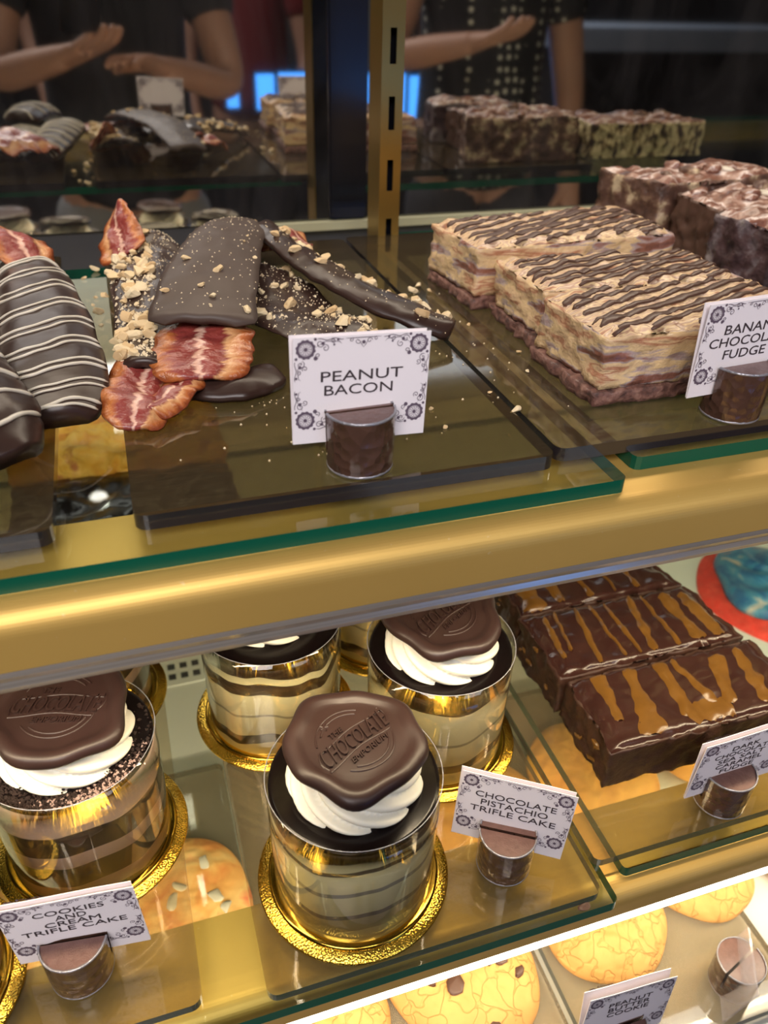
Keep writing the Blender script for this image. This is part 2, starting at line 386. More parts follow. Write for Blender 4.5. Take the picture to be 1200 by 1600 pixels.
rnd = random.Random(4)
def nut_mesh(seed, r=1):
    rr = random.Random(seed); bm = bmesh.new(); bmesh.ops.create_icosphere(bm, subdivisions=2, radius=1)
    cuts = [(Vector((rr.uniform(-1, 1), rr.uniform(-1, 1), rr.uniform(-1, 1))).normalized(), rr.uniform(.35, .75)) for _ in range(7)]
    for v in bm.verts:
        for nrm, d in cuts:
            k = v.co.dot(nrm) - d
            if k > 0: v.co -= nrm * k
        v.co *= 1 + .16 * noise.noise(v.co * 1.6 + Vector((seed, 0, 0)))
        v.co.z *= .7; v.co.x *= 1.15
        v.co *= r
    return from_bm('peanut_piece', bm, False)
NUTS = [nut_mesh(k) for k in range(7)]
for nm_ in NUTS: nm_.materials.append(M['peanut'])
def nut(parent, loc, size, name='peanut_piece'):
    o = bpy.data.objects.new(name, rnd.choice(NUTS)); COL.objects.link(o)
    if parent is not None: o.parent = parent
    o.location = loc; s = size; o.scale = (s, s * rnd.uniform(.75, 1.0), s * rnd.uniform(.7, 1.0)); o.rotation_euler = (rnd.uniform(-.5, .5), rnd.uniform(-.5, .5), rnd.uniform(0, 6.28))
    return o
def dust(name, pts, rmin, rmax, mat, parent=None, rr=None):
    rr = rr or rnd; vs, fs = [], []
    for p in pts:
        p = Vector(p); r = rr.uniform(rmin, rmax); b = len(vs); a = rr.uniform(0, 6)
        for k in range(3): vs.append(p + Vector((r * math.cos(a + k * 2.1), r * math.sin(a + k * 2.1), -.2 * r)))
        vs.append(p + Vector((0, 0, r * .9))); vs.append(p + Vector((r * .5, -r * .3, r * .6)))
        fs += [(b, b + 1, b + 3), (b + 1, b + 2, b + 3), (b + 2, b, b + 3), (b, b + 2, b + 1), (b, b + 1, b + 4), (b + 1, b + 3, b + 4)]
    return link(name, mesh(name, vs, fs, False), mat, parent)
FONTCACHE = {}
def text_mesh(txt, width, height, depth, spacing=1.0):
    cu = bpy.data.curves.new('lettering', 'FONT'); cu.body = txt; cu.size = 1; cu.extrude = .02; cu.align_x = 'CENTER'; cu.resolution_u = 3
    cu.space_character = spacing
    o = bpy.data.objects.new('lettering', cu); COL.objects.link(o)
    bpy.context.view_layer.update()
    me = bpy.data.meshes.new_from_object(o.evaluated_get(bpy.context.evaluated_depsgraph_get()))
    bpy.data.objects.remove(o); bpy.data.curves.remove(cu)
    xs = [v.co.x for v in me.vertices]; ys = [v.co.y for v in me.vertices]; zs = [v.co.z for v in me.vertices]
    w0, h0, d0 = max(xs) - min(xs), max(ys) - min(ys), max(zs) - min(zs)
    cx, cy = (max(xs) + min(xs)) / 2, (max(ys) + min(ys)) / 2
    return [((v.co.x - cx) / w0 * width, (v.co.y - cy) / h0 * height, v.co.z / d0 * depth) for v in me.vertices], [tuple(p.vertices) for p in me.polygons], me

def lettering(lines, xf, name, mat, parent, depth=.00012):
    """lines: (text, cx, cy, width, capheight); xf maps flat (x,y,z) to the part's own coordinates"""
    vs, fs = [], []
    for txt, cx, cy, wd, h in lines:
        v, f, me = text_mesh(txt, wd, h, depth); b = len(vs)
        vs += [xf(x + cx, y + cy, z) for x, y, z in v]; fs += [tuple(i + b for i in q) for q in f]
        bpy.data.meshes.remove(me)
    return link(name, mesh(name, vs, fs, False), mat, parent)

# ------------------------------------------------------------------ the shop around the case
def slab(name, x0, x1, y0, y1, z0, z1, mat, kind='structure', label=None, cat=None):
    bm = bmesh.new(); box(bm, x0, x1, y0, y1, z0, z1); o = link(name, from_bm(name, bm), mat)
    if kind: o['kind'] = kind
    if label: tag(o, label, cat)
    return o
M['floor'] = plain('floor_tile', (.10, .08, .07), .35, bump=.1, bscale=8)
M['wall'] = plain('shop_wall', (.035, .030, .032), .7, bump=.1, bscale=20)
M['ceil'] = plain('shop_ceiling', (.08, .08, .09), .8)
M['case_dark'] = plain('case_dark_laminate', (.03, .022, .02), .4)
M['counter_top'] = plain('pale_counter_top', (.55, .60, .72), .4)
slab('floor', -3, 4, -3.6, 2.4, -.05, 0, M['floor'])
slab('ceiling', -3, 4, -3.6, 2.4, 2.7, 2.75, M['ceil'])
slab('wall_front', -3, 4, -3.6, -3.55, 0, 2.7, M['wall'])
slab('wall_left', -3.05, -3, -3.6, 2.4, 0, 2.7, M['wall'])
slab('wall_right', 4, 4.05, -3.6, 2.4, 0, 2.7, M['wall'])
slab('wall_back', -3, 4, 2.35, 2.4, 0, 2.7, M['wall'])

# ------------------------------------------------------------------ the display case
X0, X1 = -.80, 1.50
slab('case_base', X0, X1, .16, .92, 0.0, .66, M['case_dark'], None, 'dark base cabinet under the bottom deck of the pastry case', 'cabinet')
slab('case_top', X0, X1, .16, .92, 1.668, 1.72, M['case_dark'], None, 'dark top panel of the glass pastry case holding the lights', 'panel')
# deck with vent slots
dk = empty('case_deck', (0, 0, .66), 'white enamel deck with a slotted vent at the bottom of the case', 'deck')
bm = bmesh.new(); box(bm, X0, X1, .165, .875, 0, .020); link('deck_panel', from_bm('deck_panel', bm), M['white_enamel'], dk)
bm = bmesh.new(); box(bm, X0, .24, .625, .670, .0202, .0222, 0)
k = 0; xx = X0 + .01
while xx < .22:
    for yy in (.633, .648): box(bm, xx, xx + .0075, yy, yy + .008, .0215, .0226, 1)
    xx += .0125
link('air_vent', from_bm('air_vent', bm), [M['white_enamel'], M['slot_dark']], dk)
# rear wall below the mirrors
br = empty('rear_panel', (0, .862, .68), 'cream slotted panel along the back of the case below the mirrors', 'panel')
bm = bmesh.new(); box(bm, X0, X1, .004, .03, .0, .355, 0); link('panel_board', from_bm('panel_board', bm), M['white_enamel'], br)
bm = bmesh.new(); box(bm, .16, X1, -.008, .004, .392, .4005, 0); link('ledge', from_bm('ledge', bm), M['cream_metal'], br)
bm = bmesh.new(); box(bm, X0, X1, .0045, .03, .355, .4015); link('vent_band', from_bm('vent_band', bm), M['slot_dark'], br)
xx = .27; vme = None
while xx < 1.1:
    if vme is None:
        bm = bmesh.new(); box(bm, 0, .030, .001, .0045, .365, .390); vme = from_bm('vent_slot', bm); vme.materials.append(M['cream_metal'])
    o = bpy.data.objects.new('vent_slot', vme); COL.objects.link(o); o.parent = br; o.location = (xx, 0, 0); xx += .085
# mirrors
for nm_, x0, x1, lb in (('mirror_panel', X0, .222, 'left mirror panel at the back of the case, behind the striped chocolate strips'), ('mirror_panel', .262, X1, 'right mirror panel at the back of the case, behind the fudge')):
    bm = bmesh.new(); box(bm, x0, x1, 0, .006, 0, .586); o = link(nm_, from_bm(nm_, bm), M['mirror'], None, (0, .861, 1.082)); tag(o, lb, 'mirror')
bm = bmesh.new(); box(bm, .222, .262, -.004, .012, .0, .586); bmesh.ops.bevel(bm, geom=bm.edges[:], offset=.002, segments=2, affect='EDGES')
tag(link('mirror_divider', from_bm('mirror_divider', bm), M['black'], None, (0, .861, 1.082)), 'black upright strip between the two mirror panels', 'frame')
# brass slotted standard
ps = empty('shelf_standard', (.2418, .72, .865), 'brass slotted upright post at the back of the case carrying the shelves', 'post')
bm = bmesh.new(); HZ = .80; W_ = .0098
box(bm, -W_, -W_ + .0015, 0, .034, 0, HZ); box(bm, W_ - .0015, W_, 0, .034, 0, HZ)
box(bm, -W_ + .0015, -.0028, 0, .0015, 0, HZ); box(bm, .0028, W_ - .0015, 0, .0015, 0, HZ)
zz = 0.0
while zz < HZ - .05:
    box(bm, -.0028, .0028, 0, .0015, zz, zz + .024); zz += .050
box(bm, -.0028, .0028, 0, .0015, zz, HZ)
link('slotted_channel', from_bm('slotted_channel', bm), M['gold_post'], ps)
bm = bmesh.new(); box(bm, -W_ + .002, W_ - .002, .012, .033, 0.001, HZ - .001); link('channel_core', from_bm('channel_core', bm), M['black'], ps)

case = empty('display_case', (0, .5, 0), 'glass pastry display case body with mirrored back, white deck and dark base', 'display case')
for o_ in [o for o in COL.objects if o.name.split('.')[0] in ('case_base', 'case_top', 'case_deck', 'rear_panel', 'mirror_panel', 'mirror_divider')]:
    o_.parent = case; o_.location = Vector(o_.location) - Vector((0, .5, 0))
    if 'category' in o_: del o_['category']
def rail(y0, y1, ztop, zbot, zled, label, glow):
    r = empty('shelf_rail', (0, y0, zbot), label, 'rail')
    H = ztop - zbot; D = y1 - y0; R = .013
    prof = [(D, H)] + [(R - R * math.sin(a), H - R + R * math.cos(a)) for a in [k * PI / 2 / 14 for k in range(15)]] + [(0, .0), (.002, -.0), (D - .001, 0), (D, .001)]
    vs = [(x, p[0], p[1]) for x in (X0, X1) for p in prof]; n = len(prof)
    fs = [(i, (i + 1) % n, n + (i + 1) % n, n + i) for i in range(n)] + [tuple(range(n))[::-1], tuple(range(n, 2 * n))]
    o = link('rail_body', mesh('rail_body', vs, fs, False), M['gold'], r)
    hl = zbot - zled
    prof = [(.0005, 0), (0, -.25 * hl), (.001, -.5 * hl), (.0002, -.72 * hl), (.001, -.95 * hl), (.003, -hl), (.018, -hl), (.020, 0)]
    n = len(prof); vs = [(x, p[0], p[1]) for x in (X0, X1) for p in prof]
    fs = [(i, (i + 1) % n, n + (i + 1) % n, n + i) for i in range(n)] + [tuple(range(n))[::-1], tuple(range(n, 2 * n))]
    o = link('light_strip', mesh('light_strip', vs, fs, False), M['led'] if glow else M['steel_lens'], r)
    o['label'] = 'glowing white light strip' if glow else 'grey clear edge strip'
    return r
rail(.2755, .336, 1.0838, 1.054, 1.0415, 'brushed gold rail under the front of the upper glass shelf', False)
rail(.213, .272, .8408, .818, .8065, 'brushed gold rail with a bright white light strip under the lower glass shelf', True)

def glass_panel(poly, z, label, th=.008):
    bm = bmesh.new(); prism(bm, poly, -th, 0, 0, 1)
    es = [e for e in bm.edges if abs(e.verts[0].co.z - e.verts[1].co.z) < 1e-6]
    o = link('glass_shelf', from_bm('glass_shelf', bm), [M['glass'], M['glass_edge']], None, (0, 0, z)); return tag(o, label, 'shelf')
glass_panel(rrect(X0, .2288, .2895, .705, .004), 1.092, 'upper left glass shelf panel with a green edge, under the peanut bacon tray')
r = .004
glass_panel([(.2445 + r, .307), (X1, .307), (X1, .757), (.254, .757), (.254, .716), (.2445, .716), (.2445, .307 + r), (.2457, .3082)], 1.092, 'upper right glass shelf panel with a green edge, under the banana fudge tray')
glass_panel(rrect(X0, .2251, .2067, .80, .004), .849, 'lower left glass shelf panel, under the trifle cakes')
glass_panel(rrect(.2391, X1, .2232, .80, .004), .849, 'lower right glass shelf panel, under the caramel fudge slabs')

def tray(x0, x1, y0, y1, ztop, th, mats, label, rz=0):
    cx, cy = (x0 + x1) / 2, (y0 + y1) / 2
    bm = bmesh.new(); prism(bm, rrect(x0 - cx, x1 - cx, y0 - cy, y1 - cy, .006), -th, 0, 0, 1)
    o = link('acrylic_tray', from_bm('acrylic_tray', bm), mats, None, (cx, cy, ztop), (0, 0, rz))
    return tag(o, label, 'tray', None)
TD = [M['tray_dark'], M['tray_edge']]; TP = [M['tray_pale'], M['tray_pale_edge']]; TK = [M['tray_deck'], M['tray_pale_edge']]
tray(-.252, -.0440, .308, .7185, 1.0999, .0078, TD, 'smoked acrylic tray under the white-striped chocolate strips')
tray(-.0105, .1972, .3085, .7185, 1.0999, .0078, TD, 'smoked acrylic tray under the peanut bacon, centre of the upper shelf')
tray(.2008, .4085, .3135, .7235, 1.0999, .0078, TD, 'smoked acrylic tray under the banana chocolate fudge')
tray(.4120, .6200, .3135, .7235, 1.0999, .0078, TD, 'smoked acrylic tray under the rocky road chunks at the right')
tray(-.2235, -.0160, .2195, .6295, .855, .006, TP, 'clear acrylic tray under the cookies and cream trifle cakes')
tray(.0168, .2160, .2115, .6215, .855, .006, TP, 'clear acrylic tray under the pistachio trifle cakes')
tray(.2213, .4290, .2300, .6400, .855, .006, TP, 'clear acrylic tray under the caramel fudge slabs')
tray(-.180, .0215, .176, .5065, .690, .0075, TK, 'taupe acrylic tray on the bottom deck under the orange cookies at left')
tray(.0250, .2210, .176, .5065, .690, .0075, TK, 'taupe acrylic tray on the bottom deck under the chocolate chunk cookie')
tray(.2270, .3950, .176, .5065, .690, .0075, TK, 'taupe acrylic tray on the bottom deck under the cracked peanut butter cookie')

# ------------------------------------------------------------------ chocolate sign holders and cards
def holder(x, y, z, rz, label, lean=(0, 0)):
    h = empty('chocolate_holder', (x, y, z), label, 'chocolate', None, rz); h.rotation_euler = (lean[0], lean[1], rz)
    bm = bmesh.new(); R, H, G, B = .0168, .030, .0009, .010
    def D(sign, z0, z1, rr0, rr1, mi=0, mt=1):
        pts = [(math.cos(a), math.sin(a)) for a in [PI * k / 22 for k in range(23)]]
        lo = [bm.verts.new((rr0 * x_, sign * (G + (rr0 - G) * y_), z0)) for x_, y_ in pts]
        hi = [bm.verts.new((rr1 * x_, sign * (G + (rr1 - G) * y_), z1)) for x_, y_ in pts]
        n = len(pts)
        for i in range(n): bm.faces.new((lo[i], lo[(i + 1) % n], hi[(i + 1) % n], hi[i])).material_index = mi
        bm.faces.new(lo).material_index = mi; bm.faces.new(hi).material_index = mt
    for sg in (1, -1): D(sg, B, H - .0008, R * .985, R, 0, 1)
    ring = [[bm.verts.new((rr * math.cos(2 * PI * k / 44), rr * math.sin(2 * PI * k / 44), zz)) for k in range(44)] for rr, zz in ((R * .93, 0), (R * .965, .0012), (R * .985, B))]
    for a, b in zip(ring, ring[1:]):
        for k in range(44): bm.faces.new((a[k], a[(k + 1) % 44], b[(k + 1) % 44], b[k]))
    bm.faces.new(ring[0][::-1]); bm.faces.new(ring[-1])
    link('chocolate_cup', from_bm('chocolate_cup', bm, False), [M['wrap'], M['wrap_top']], h)
    # crinkled clear rim of the wrapper, front and back halves, and base rim
    for nm2, zc, r0 in (('wrapper_rim', H - .0006, R), ('wrapper_foot', .0008, R * .95)):
        vs, fs = [], []
        N = 90
        for k in range(N):
            a = 2 * PI * k / N
            if nm2 == 'wrapper_rim' and abs(math.sin(a)) < .09: a = a
            j = .0005 * noise.noise(Vector((math.cos(a) * 9, math.sin(a) * 9, x * 50))); w = .0006 + .0007 * abs(noise.noise(Vector((math.cos(a) * 5, math.sin(a) * 5, y * 40))))
            for rr, zz in ((r0 - w, zc + .0007), (r0 + .0003, zc + .0008 + j), (r0 + .0004, zc - .0002), (r0 - .0002, zc - .0004 - w * .4)):
                vs.append((rr * math.cos(a), rr * math.sin(a), zz))
        for k in range(N):
            a0 = 2 * PI * (k + .5) / N
            if nm2 == 'wrapper_rim' and abs(math.sin(a0)) < .07: continue
            for q in range(4):
                a, b = k * 4 + q, k * 4 + (q + 1) % 4; c2, d2 = ((k + 1) % N) * 4 + (q + 1) % 4, ((k + 1) % N) * 4 + q
                fs.append((a, b, c2, d2))
        link(nm2, mesh(nm2, vs, fs), M['wrap_rim'], h)
    return h

def ribbon2(vs, fs, pts, w):
    b = len(vs); n = len(pts)
    for i, p in enumerate(pts):
        q0 = pts[max(i - 1, 0)]; q1 = pts[min(i + 1, n - 1)]; dx, dy = q1[0] - q0[0], q1[1] - q0[1]; L = math.hypot(dx, dy) or 1
        ww = w * (.35 if i in (0, n - 1) else 1)
        vs.append((p[0] - dy / L * ww, p[1] + dx / L * ww)); vs.append((p[0] + dy / L * ww, p[1] - dx / L * ww))
    for i in range(n - 1): fs.append((b + 2 * i, b + 2 * i + 1, b + 2 * i + 3, b + 2 * i + 2))
def disc2(vs, fs, cx, cy, r, n=14):
    b = len(vs); vs += [(cx + r * math.cos(2 * PI * k / n), cy + r * math.sin(2 * PI * k / n)) for k in range(n)]; fs.append(tuple(range(b, b + n)))
def ring2(vs, fs, cx, cy, r0, r1, n=40, teeth=0):
    b = len(vs)
    for k in range(n):
        a = 2 * PI * k / n; rr = r1 * (1 + (.09 if teeth and (k // 2) % 2 else 0)); vs.append((cx + r0 * math.cos(a), cy + r0 * math.sin(a))); vs.append((cx + rr * math.cos(a), cy + rr * math.sin(a)))
    for k in range(n):
        j = (k + 1) % n; fs.append((b + 2 * k, b + 2 * k + 1, b + 2 * j + 1, b + 2 * j))
def curl(vs, fs, cx, cy, r, a0, turns, w, flip=1):
    pts = [(cx + r * (1 - .78 * u) * math.cos(a0 + flip * turns * 2 * PI * u), cy + r * (1 - .78 * u) * math.sin(a0 + flip * turns * 2 * PI * u)) for u in [k / 18 for k in range(19)]]
    ribbon2(vs, fs, pts, w)
def ornament():
    vs, fs = [], []
    W, H, B0 = .066, .052, .0065
    for sx in (-1, 1):
        for sy in (-1, 1):
            X = lambda u: sx * (W / 2 - u); Y = lambda v: (H - v) if sy > 0 else (B0 + v)
            gx, gy = .0058, .0055
            ring2(vs, fs, X(gx), Y(gy), .0031, .0043, 48, 1); ring2(vs, fs, X(gx), Y(gy), .0026, .0028)
            disc2(vs, fs, X(gx), Y(gy), .0009)
            for k in range(12):
                a = 2 * PI * k / 12; ribbon2(vs, fs, [(X(gx) + r_ * math.cos(a), Y(gy) + r_ * math.sin(a)) for r_ in (.0008, .0018, .0027)], .00014)
            for (u, v, r_, a0) in ((.0125, .0030, .0019, 0), (.0150, .0052, .0017, 2), (.0185, .0022, .0012, 3), (.0035, .0125, .0019, 1), (.0055, .0145, .0014, 4), (.0026, .0165, .0011, 2), (.0115, .0085, .0013, 5)):
                curl(vs, fs, X(u), Y(v), r_, a0, 1.2, .00016, sx * sy)
            for (u, v, r_) in ((.0102, .0009, .0007), (.0014, .0098, .0007), (.0138, .0030, .0008), (.0032, .0138, .0008), (.0104, .0098, .0010), (.0190, .0038, .0005), (.0208, .0015, .0006), (.0015, .0190, .0006)):
                disc2(vs, fs, X(u), Y(v), r_, 10)
            ribbon2(vs, fs, [(X(u), Y(.0011 + .0004 * math.sin(u * 900))) for u in [.011 + .0125 * k / 14 for k in range(15)]], .00016)
            ribbon2(vs, fs, [(X(.0011 + .0004 * math.sin(v * 900)), Y(v)) for v in [.011 + .0095 * k / 12 for k in range(13)]], .00016)
            ribbon2(vs, fs, [(X(.0105), Y(.0045)), (X(.0150), Y(.0020)), (X(.0215), Y(.0024)), (X(.0225), Y(.0036))], .00014)
            ribbon2(vs, fs, [(X(.0045), Y(.0105)), (X(.0020), Y(.0150)), (X(.0026), Y(.0195)), (X(.0036), Y(.0200))], .00014)
    yt = H - .0012
    ribbon2(vs, fs, [(x, yt) for x in (-.0085, -.004, 0, .004, .0085)], .00016)
    for s in (-1, 1):
        curl(vs, fs, s * .0028, yt - .0016, .0014, 0, 1.1, .00015, s); curl(vs, fs, s * .0060, yt - .0008, .0010, 1, 1.1, .00014, s)
        ribbon2(vs, fs, [(s * .0022, yt - .001), (s * .001, yt - .0032), (0, yt - .0046)], .00016)
    disc2(vs, fs, 0, yt - .0022, .0009, 8)
    return vs, fs
ORN = ornament()
def card(x, y, z, rz, tilt, roll, lines, label, splay=.06):
    o = empty('sign_card', (x, y, z), label, 'sign', None)
    R = Matrix.Rotation(rz, 4, 'Z') @ Matrix.Rotation(-tilt, 4, 'X') @ Matrix.Rotation(-roll, 4, 'Y')
    o.matrix_world = Matrix.Translation((x, y, z)) @ R
    def leaf(nm2, y0, lean):
        bm = bmesh.new(); box(bm, -.033, .033, -.0002, .0002, 0, .052)
        bmesh.ops.subdivide_edges(bm, edges=bm.edges[:], cuts=3, use_grid_fill=True)
        for v in bm.verts:
            v.co.y += y0 + lean * v.co.z + .0004 * math.sin(v.co.x * 70) * (v.co.z / .052)
            if nm2 == 'back_leaf': v.co.x -= .0012 * v.co.z / .052; v.co.z += .0004
        return link(nm2, from_bm(nm2, bm), M['card'], o)
    leaf('front_leaf', -.0003, -splay * .35); leaf('back_leaf', .0004, splay * .35)
    yf = lambda x_, z_: -.0003 - .0002 - splay * .35 * z_ + .0004 * math.sin(x_ * 70) * (z_ / .052)
    xf = lambda a, b, c: (a, yf(a, b) - .0002 - c, b)
    lettering(lines, xf, 'lettering', M['ink'], o, .0002)
    vs, fs = ORN
    link('gear_border', mesh('gear_border', [(a, yf(a, b) - .00025, b) for a, b in vs], [f[::-1] for f in fs], False), M['ink_purple'], o)
    link('gear_border', mesh('gear_border', [(a, -yf(a, b) + .0012 + .0000 * b, b) for a, b in vs], fs, False), M['ink_purple'], o)
    return o
card(.0987, .3294, 1.1128, .010, .068, -.045, [('PEANUT', 0, .0330, .0400, .0050), ('BACON', -.0015, .0262, .0335, .0050)], 'white gear-bordered card reading PEANUT BACON on the upper shelf')
holder(.0983, .3270, 1.1002, .01, 'smooth foil-wrapped chocolate holding the PEANUT BACON card')
card(.3150, .3275, 1.1135, .07, .02, 0, [('BANANA', .0012, .0370, .0400, .0052), ('CHOCOLATE', .0010, .0300, .0560, .0052), ('FUDGE', -.001, .0228, .0290, .0052)], 'white card reading BANANA CHOCOLATE FUDGE at the right of the upper shelf')
holder(.3150, .3265, 1.1002, .07, 'dimpled wrapped chocolate holding the BANANA CHOCOLATE FUDGE card')
card(.1686, .2495, .8678, -.543, .12, -.05, [('CHOCOLATE', 0, .0375, .0470, .0044), ('PISTACHIO', 0, .0315, .0390, .0044), ('TRIFLE CAKE', 0, .0255, .0500, .0044)], 'white card reading CHOCOLATE PISTACHIO TRIFLE CAKE beside the front trifle')
holder(.1672, .2465, .8552, -.543, 'wrapped chocolate holding the CHOCOLATE PISTACHIO TRIFLE CAKE card')
card(-.0705, .2570, .8678, -.12, -.01, .035, [('COOKIES', 0, .0425, .0340, .0042), ('AND', 0, .0372, .0150, .0042), ('CREAM', 0, .0320, .0270, .0042), ('TRIFLE CAKE', 0, .0266, .0510, .0042)], 'white card reading COOKIES AND CREAM TRIFLE CAKE at lower left')
holder(-.0745, .2555, .8552, -.12, 'wrapped chocolate holding the COOKIES AND CREAM TRIFLE CAKE card')
card(.3255, .2470, .8678, .02, -.03, 0, [('DARK', 0, .0420, .0210, .0040), ('CHOCOLATE', 0, .0366, .0440, .0040), ('SEA SALT', 0, .0312, .0360, .0040), ('CARAMEL', 0, .0258, .0360, .0040), ('FUDGE', 0, .0204, .0260, .0040)], 'white card reading DARK CHOCOLATE SEA SALT CARAMEL FUDGE before the caramel fudge')
holder(.3225, .2465, .8552, .02, 'wrapped chocolate holding the DARK CHOCOLATE SEA SALT CARAMEL FUDGE card')
card(.2450, .1900, .7040, -.02, .14, -.08, [('PEANUT', 0, .0400, .0330, .0042), ('BUTTER', 0, .0345, .0320, .0042), ('COOKIE', 0, .0290, .0320, .0042)], 'white card reading PEANUT BUTTER COOKIE at the bottom of the picture', .14)
holder(.2450, .1895, .6902, -.02, 'wrapped chocolate under the PEANUT BUTTER COOKIE card at the bottom edge')
holder(.3500, .2010, .6902, .3, 'wrapped chocolate without a card on the bottom deck, behind the clear plastic strip')
M['clear_strip'] = sheet('clear_plastic', (.93, .93, .95), .03, .18, (.8, .75, .8))
bm = bmesh.new(); box(bm, -.0008, .0008, -.024, .024, 0, .046); 
tag(link('clear_divider', from_bm('clear_divider', bm), M['clear_strip'], None, (.3395, .1995, .6902), (0, math.radians(14), -.55)), 'clear plastic strip leaning beside the cardless chocolate holder on the bottom deck', 'divider')

# ------------------------------------------------------------------ trifle cakes
def seal_mesh(seed, R=.0375):
    rr = random.Random(seed); ph = [rr.uniform(0, 6.28) for _ in range(4)]
    def rad(a): return R * (1 + .035 * math.sin(3 * a + ph[0]) + .04 * math.sin(5 * a + ph[1]) + .022 * math.sin(8 * a + ph[2]))
    prof = [(0, .0040), (.3, .0040), (.6, .0040), (.70, .0041), (.745, .0046), (.79, .0060), (.86, .0068), (.93, .0064), (.975, .0048), (1.0, .0022), (.985, .0004), (.94, -.0006), (.7, 0), (.3, 0), (0.001, 0)]
    seg = 84; vs, fs = [], []
    for f, z in prof:
        for k in range(seg):
            a = 2 * PI * k / seg; r = rad(a) * f if f > .7 else (R * f * .98 * (1 - max(0, f - .5)) + rad(a) * f * max(0, f - .5))
            dz = -.0010 * (f ** 4) * (1 + math.sin(5 * a + ph[1]))
            vs.append((r * math.cos(a), r * math.sin(a), z + dz))
    for i in range(len(prof) - 1):
        for k in range(seg):
            a, b = i * seg + k, i * seg + (k + 1) % seg; fs.append((a, b, b + seg, a + seg))
    return mesh('chocolate_seal', vs, fs)
def swirl_mesh(seed, R=.0378, H=.026):
    vs, fs = [], []; seg, n = 180, 26; ph = seed
    for i in range(n + 1):
        u = i / n; z = H * (1 - (1 - u) ** 1.15); base = R * (math.cos(u * PI / 2 * .80)) ** .8 * (.90 + .10 * math.sin(min(1, u * 6) * PI / 2))
        for k in range(seg):
            a = 2 * PI * k / seg; c = abs(math.cos(4.5 * (a + 2.5 * u) + ph))
            r = base * (.80 + .20 * c ** .6)
            zz = z - .0035 * (1 - c) * (1 - u)
            vs.append((r * math.cos(a), r * math.sin(a), max(0, zz)))
    for i in range(n):
        for k in range(seg):
            a, b = i * seg + k, i * seg + (k + 1) % seg; fs.append((a, b, b + seg, a + seg))
    fs.append(tuple(range(seg))[::-1]); fs.append(tuple(n * seg + k for k in range(seg)))
    return mesh('cream_swirl', vs, fs)
SEAL_LINES = [('THE', -.0075, .0100, .0085, .0034), ('EMPORIUM', .0040, -.0098, .0240, .0036)]
def seal_marks(parent, ztop, rot):
    c, s = math.cos(rot), math.sin(rot)
    sh = .30
    def xf(a, b, d):
        b2 = b + sh * a
        return (a * c - b2 * s, a * s + b2 * c, ztop + d)
    vs, fs = [], []
    for txt, cx, cy, wd, h in SEAL_LINES:
        v, f, me = text_mesh(txt, wd, h, .0020); b = len(vs)
        vs += [xf(x + cx, y + cy, z) for x, y, z in v]; fs += [tuple(i + b for i in q) for q in f]
    # the large word grows towards its ends
    v, f, me = text_mesh('CHOCOLATE', .043, .0095, .0026); b = len(vs)
    vs += [xf(x, y * (1 + .28 * abs(x) / .02) + .0006, z) for x, y, z in v]; fs += [tuple(i + b for i in q) for q in f]
    link('embossed_lettering', mesh('embossed_lettering', vs, fs, False), M['choc_seal'], parent)
    # rings and banner lines as raised beads
    vs, fs = [], []
    def tube(pts, r=.00055):
        b = len(vs); n = len(pts)
        for i, p in enumerate(pts):
            q0 = pts[max(i - 1, 0)]; q1 = pts[min(i + 1, n - 1)]; dx, dy = q1[0] - q0[0], q1[1] - q0[1]; L = math.hypot(dx, dy) or 1
            nx, ny = -dy / L * r, dx / L * r
            vs.extend([(p[0] + nx, p[1] + ny, ztop - .0002), (p[0], p[1], ztop + r * 1.5), (p[0] - nx, p[1] - ny, ztop - .0002)])
        for i in range(n - 1):
            for k in range(2): fs.append((b + 3 * i + k, b + 3 * i + k + 1, b + 3 * i + 4 + k, b + 3 * i + 3 + k))
    def arc(r, a0, a1): return [(r * math.cos(math.radians(a) + rot), r * math.sin(math.radians(a) + rot)) for a in [a0 + (a1 - a0) * k / 30 for k in range(31)]]
    for r, a0, a1 in ((.0205, 60, 170), (.0178, 62, 150), (.0205, 235, 360), (.0178, 245, 350)): tube(arc(r, a0, a1))
    tube([xf(a, .0062 + .0012 * math.cos(a * 150), 0)[:2] for a in [-.021 + .042 * k / 20 for k in range(21)]])
    tube([xf(a, -.0062 + .0012 * math.cos(a * 150), 0)[:2] for a in [-.021 + .042 * k / 20 for k in range(21)]])
    tube([xf(-.021 - .002 * math.sin(k / 8 * PI), .006 - .012 * k / 8, 0)[:2] for k in range(9)])
    tube([xf(.021 + .002 * math.sin(k / 8 * PI), .008 - .012 * k / 8, 0)[:2] for k in range(9)])
    for q in range(5):
        a = 2 * PI * q / 5; cx, cy = xf(-.011, .0178, 0)[:2]; tube([(cx, cy), (cx + .0025 * math.cos(a), cy + .0025 * math.sin(a))], .0006)
    link('embossed_ring', mesh('embossed_ring', vs, fs), M['choc_seal'], parent)
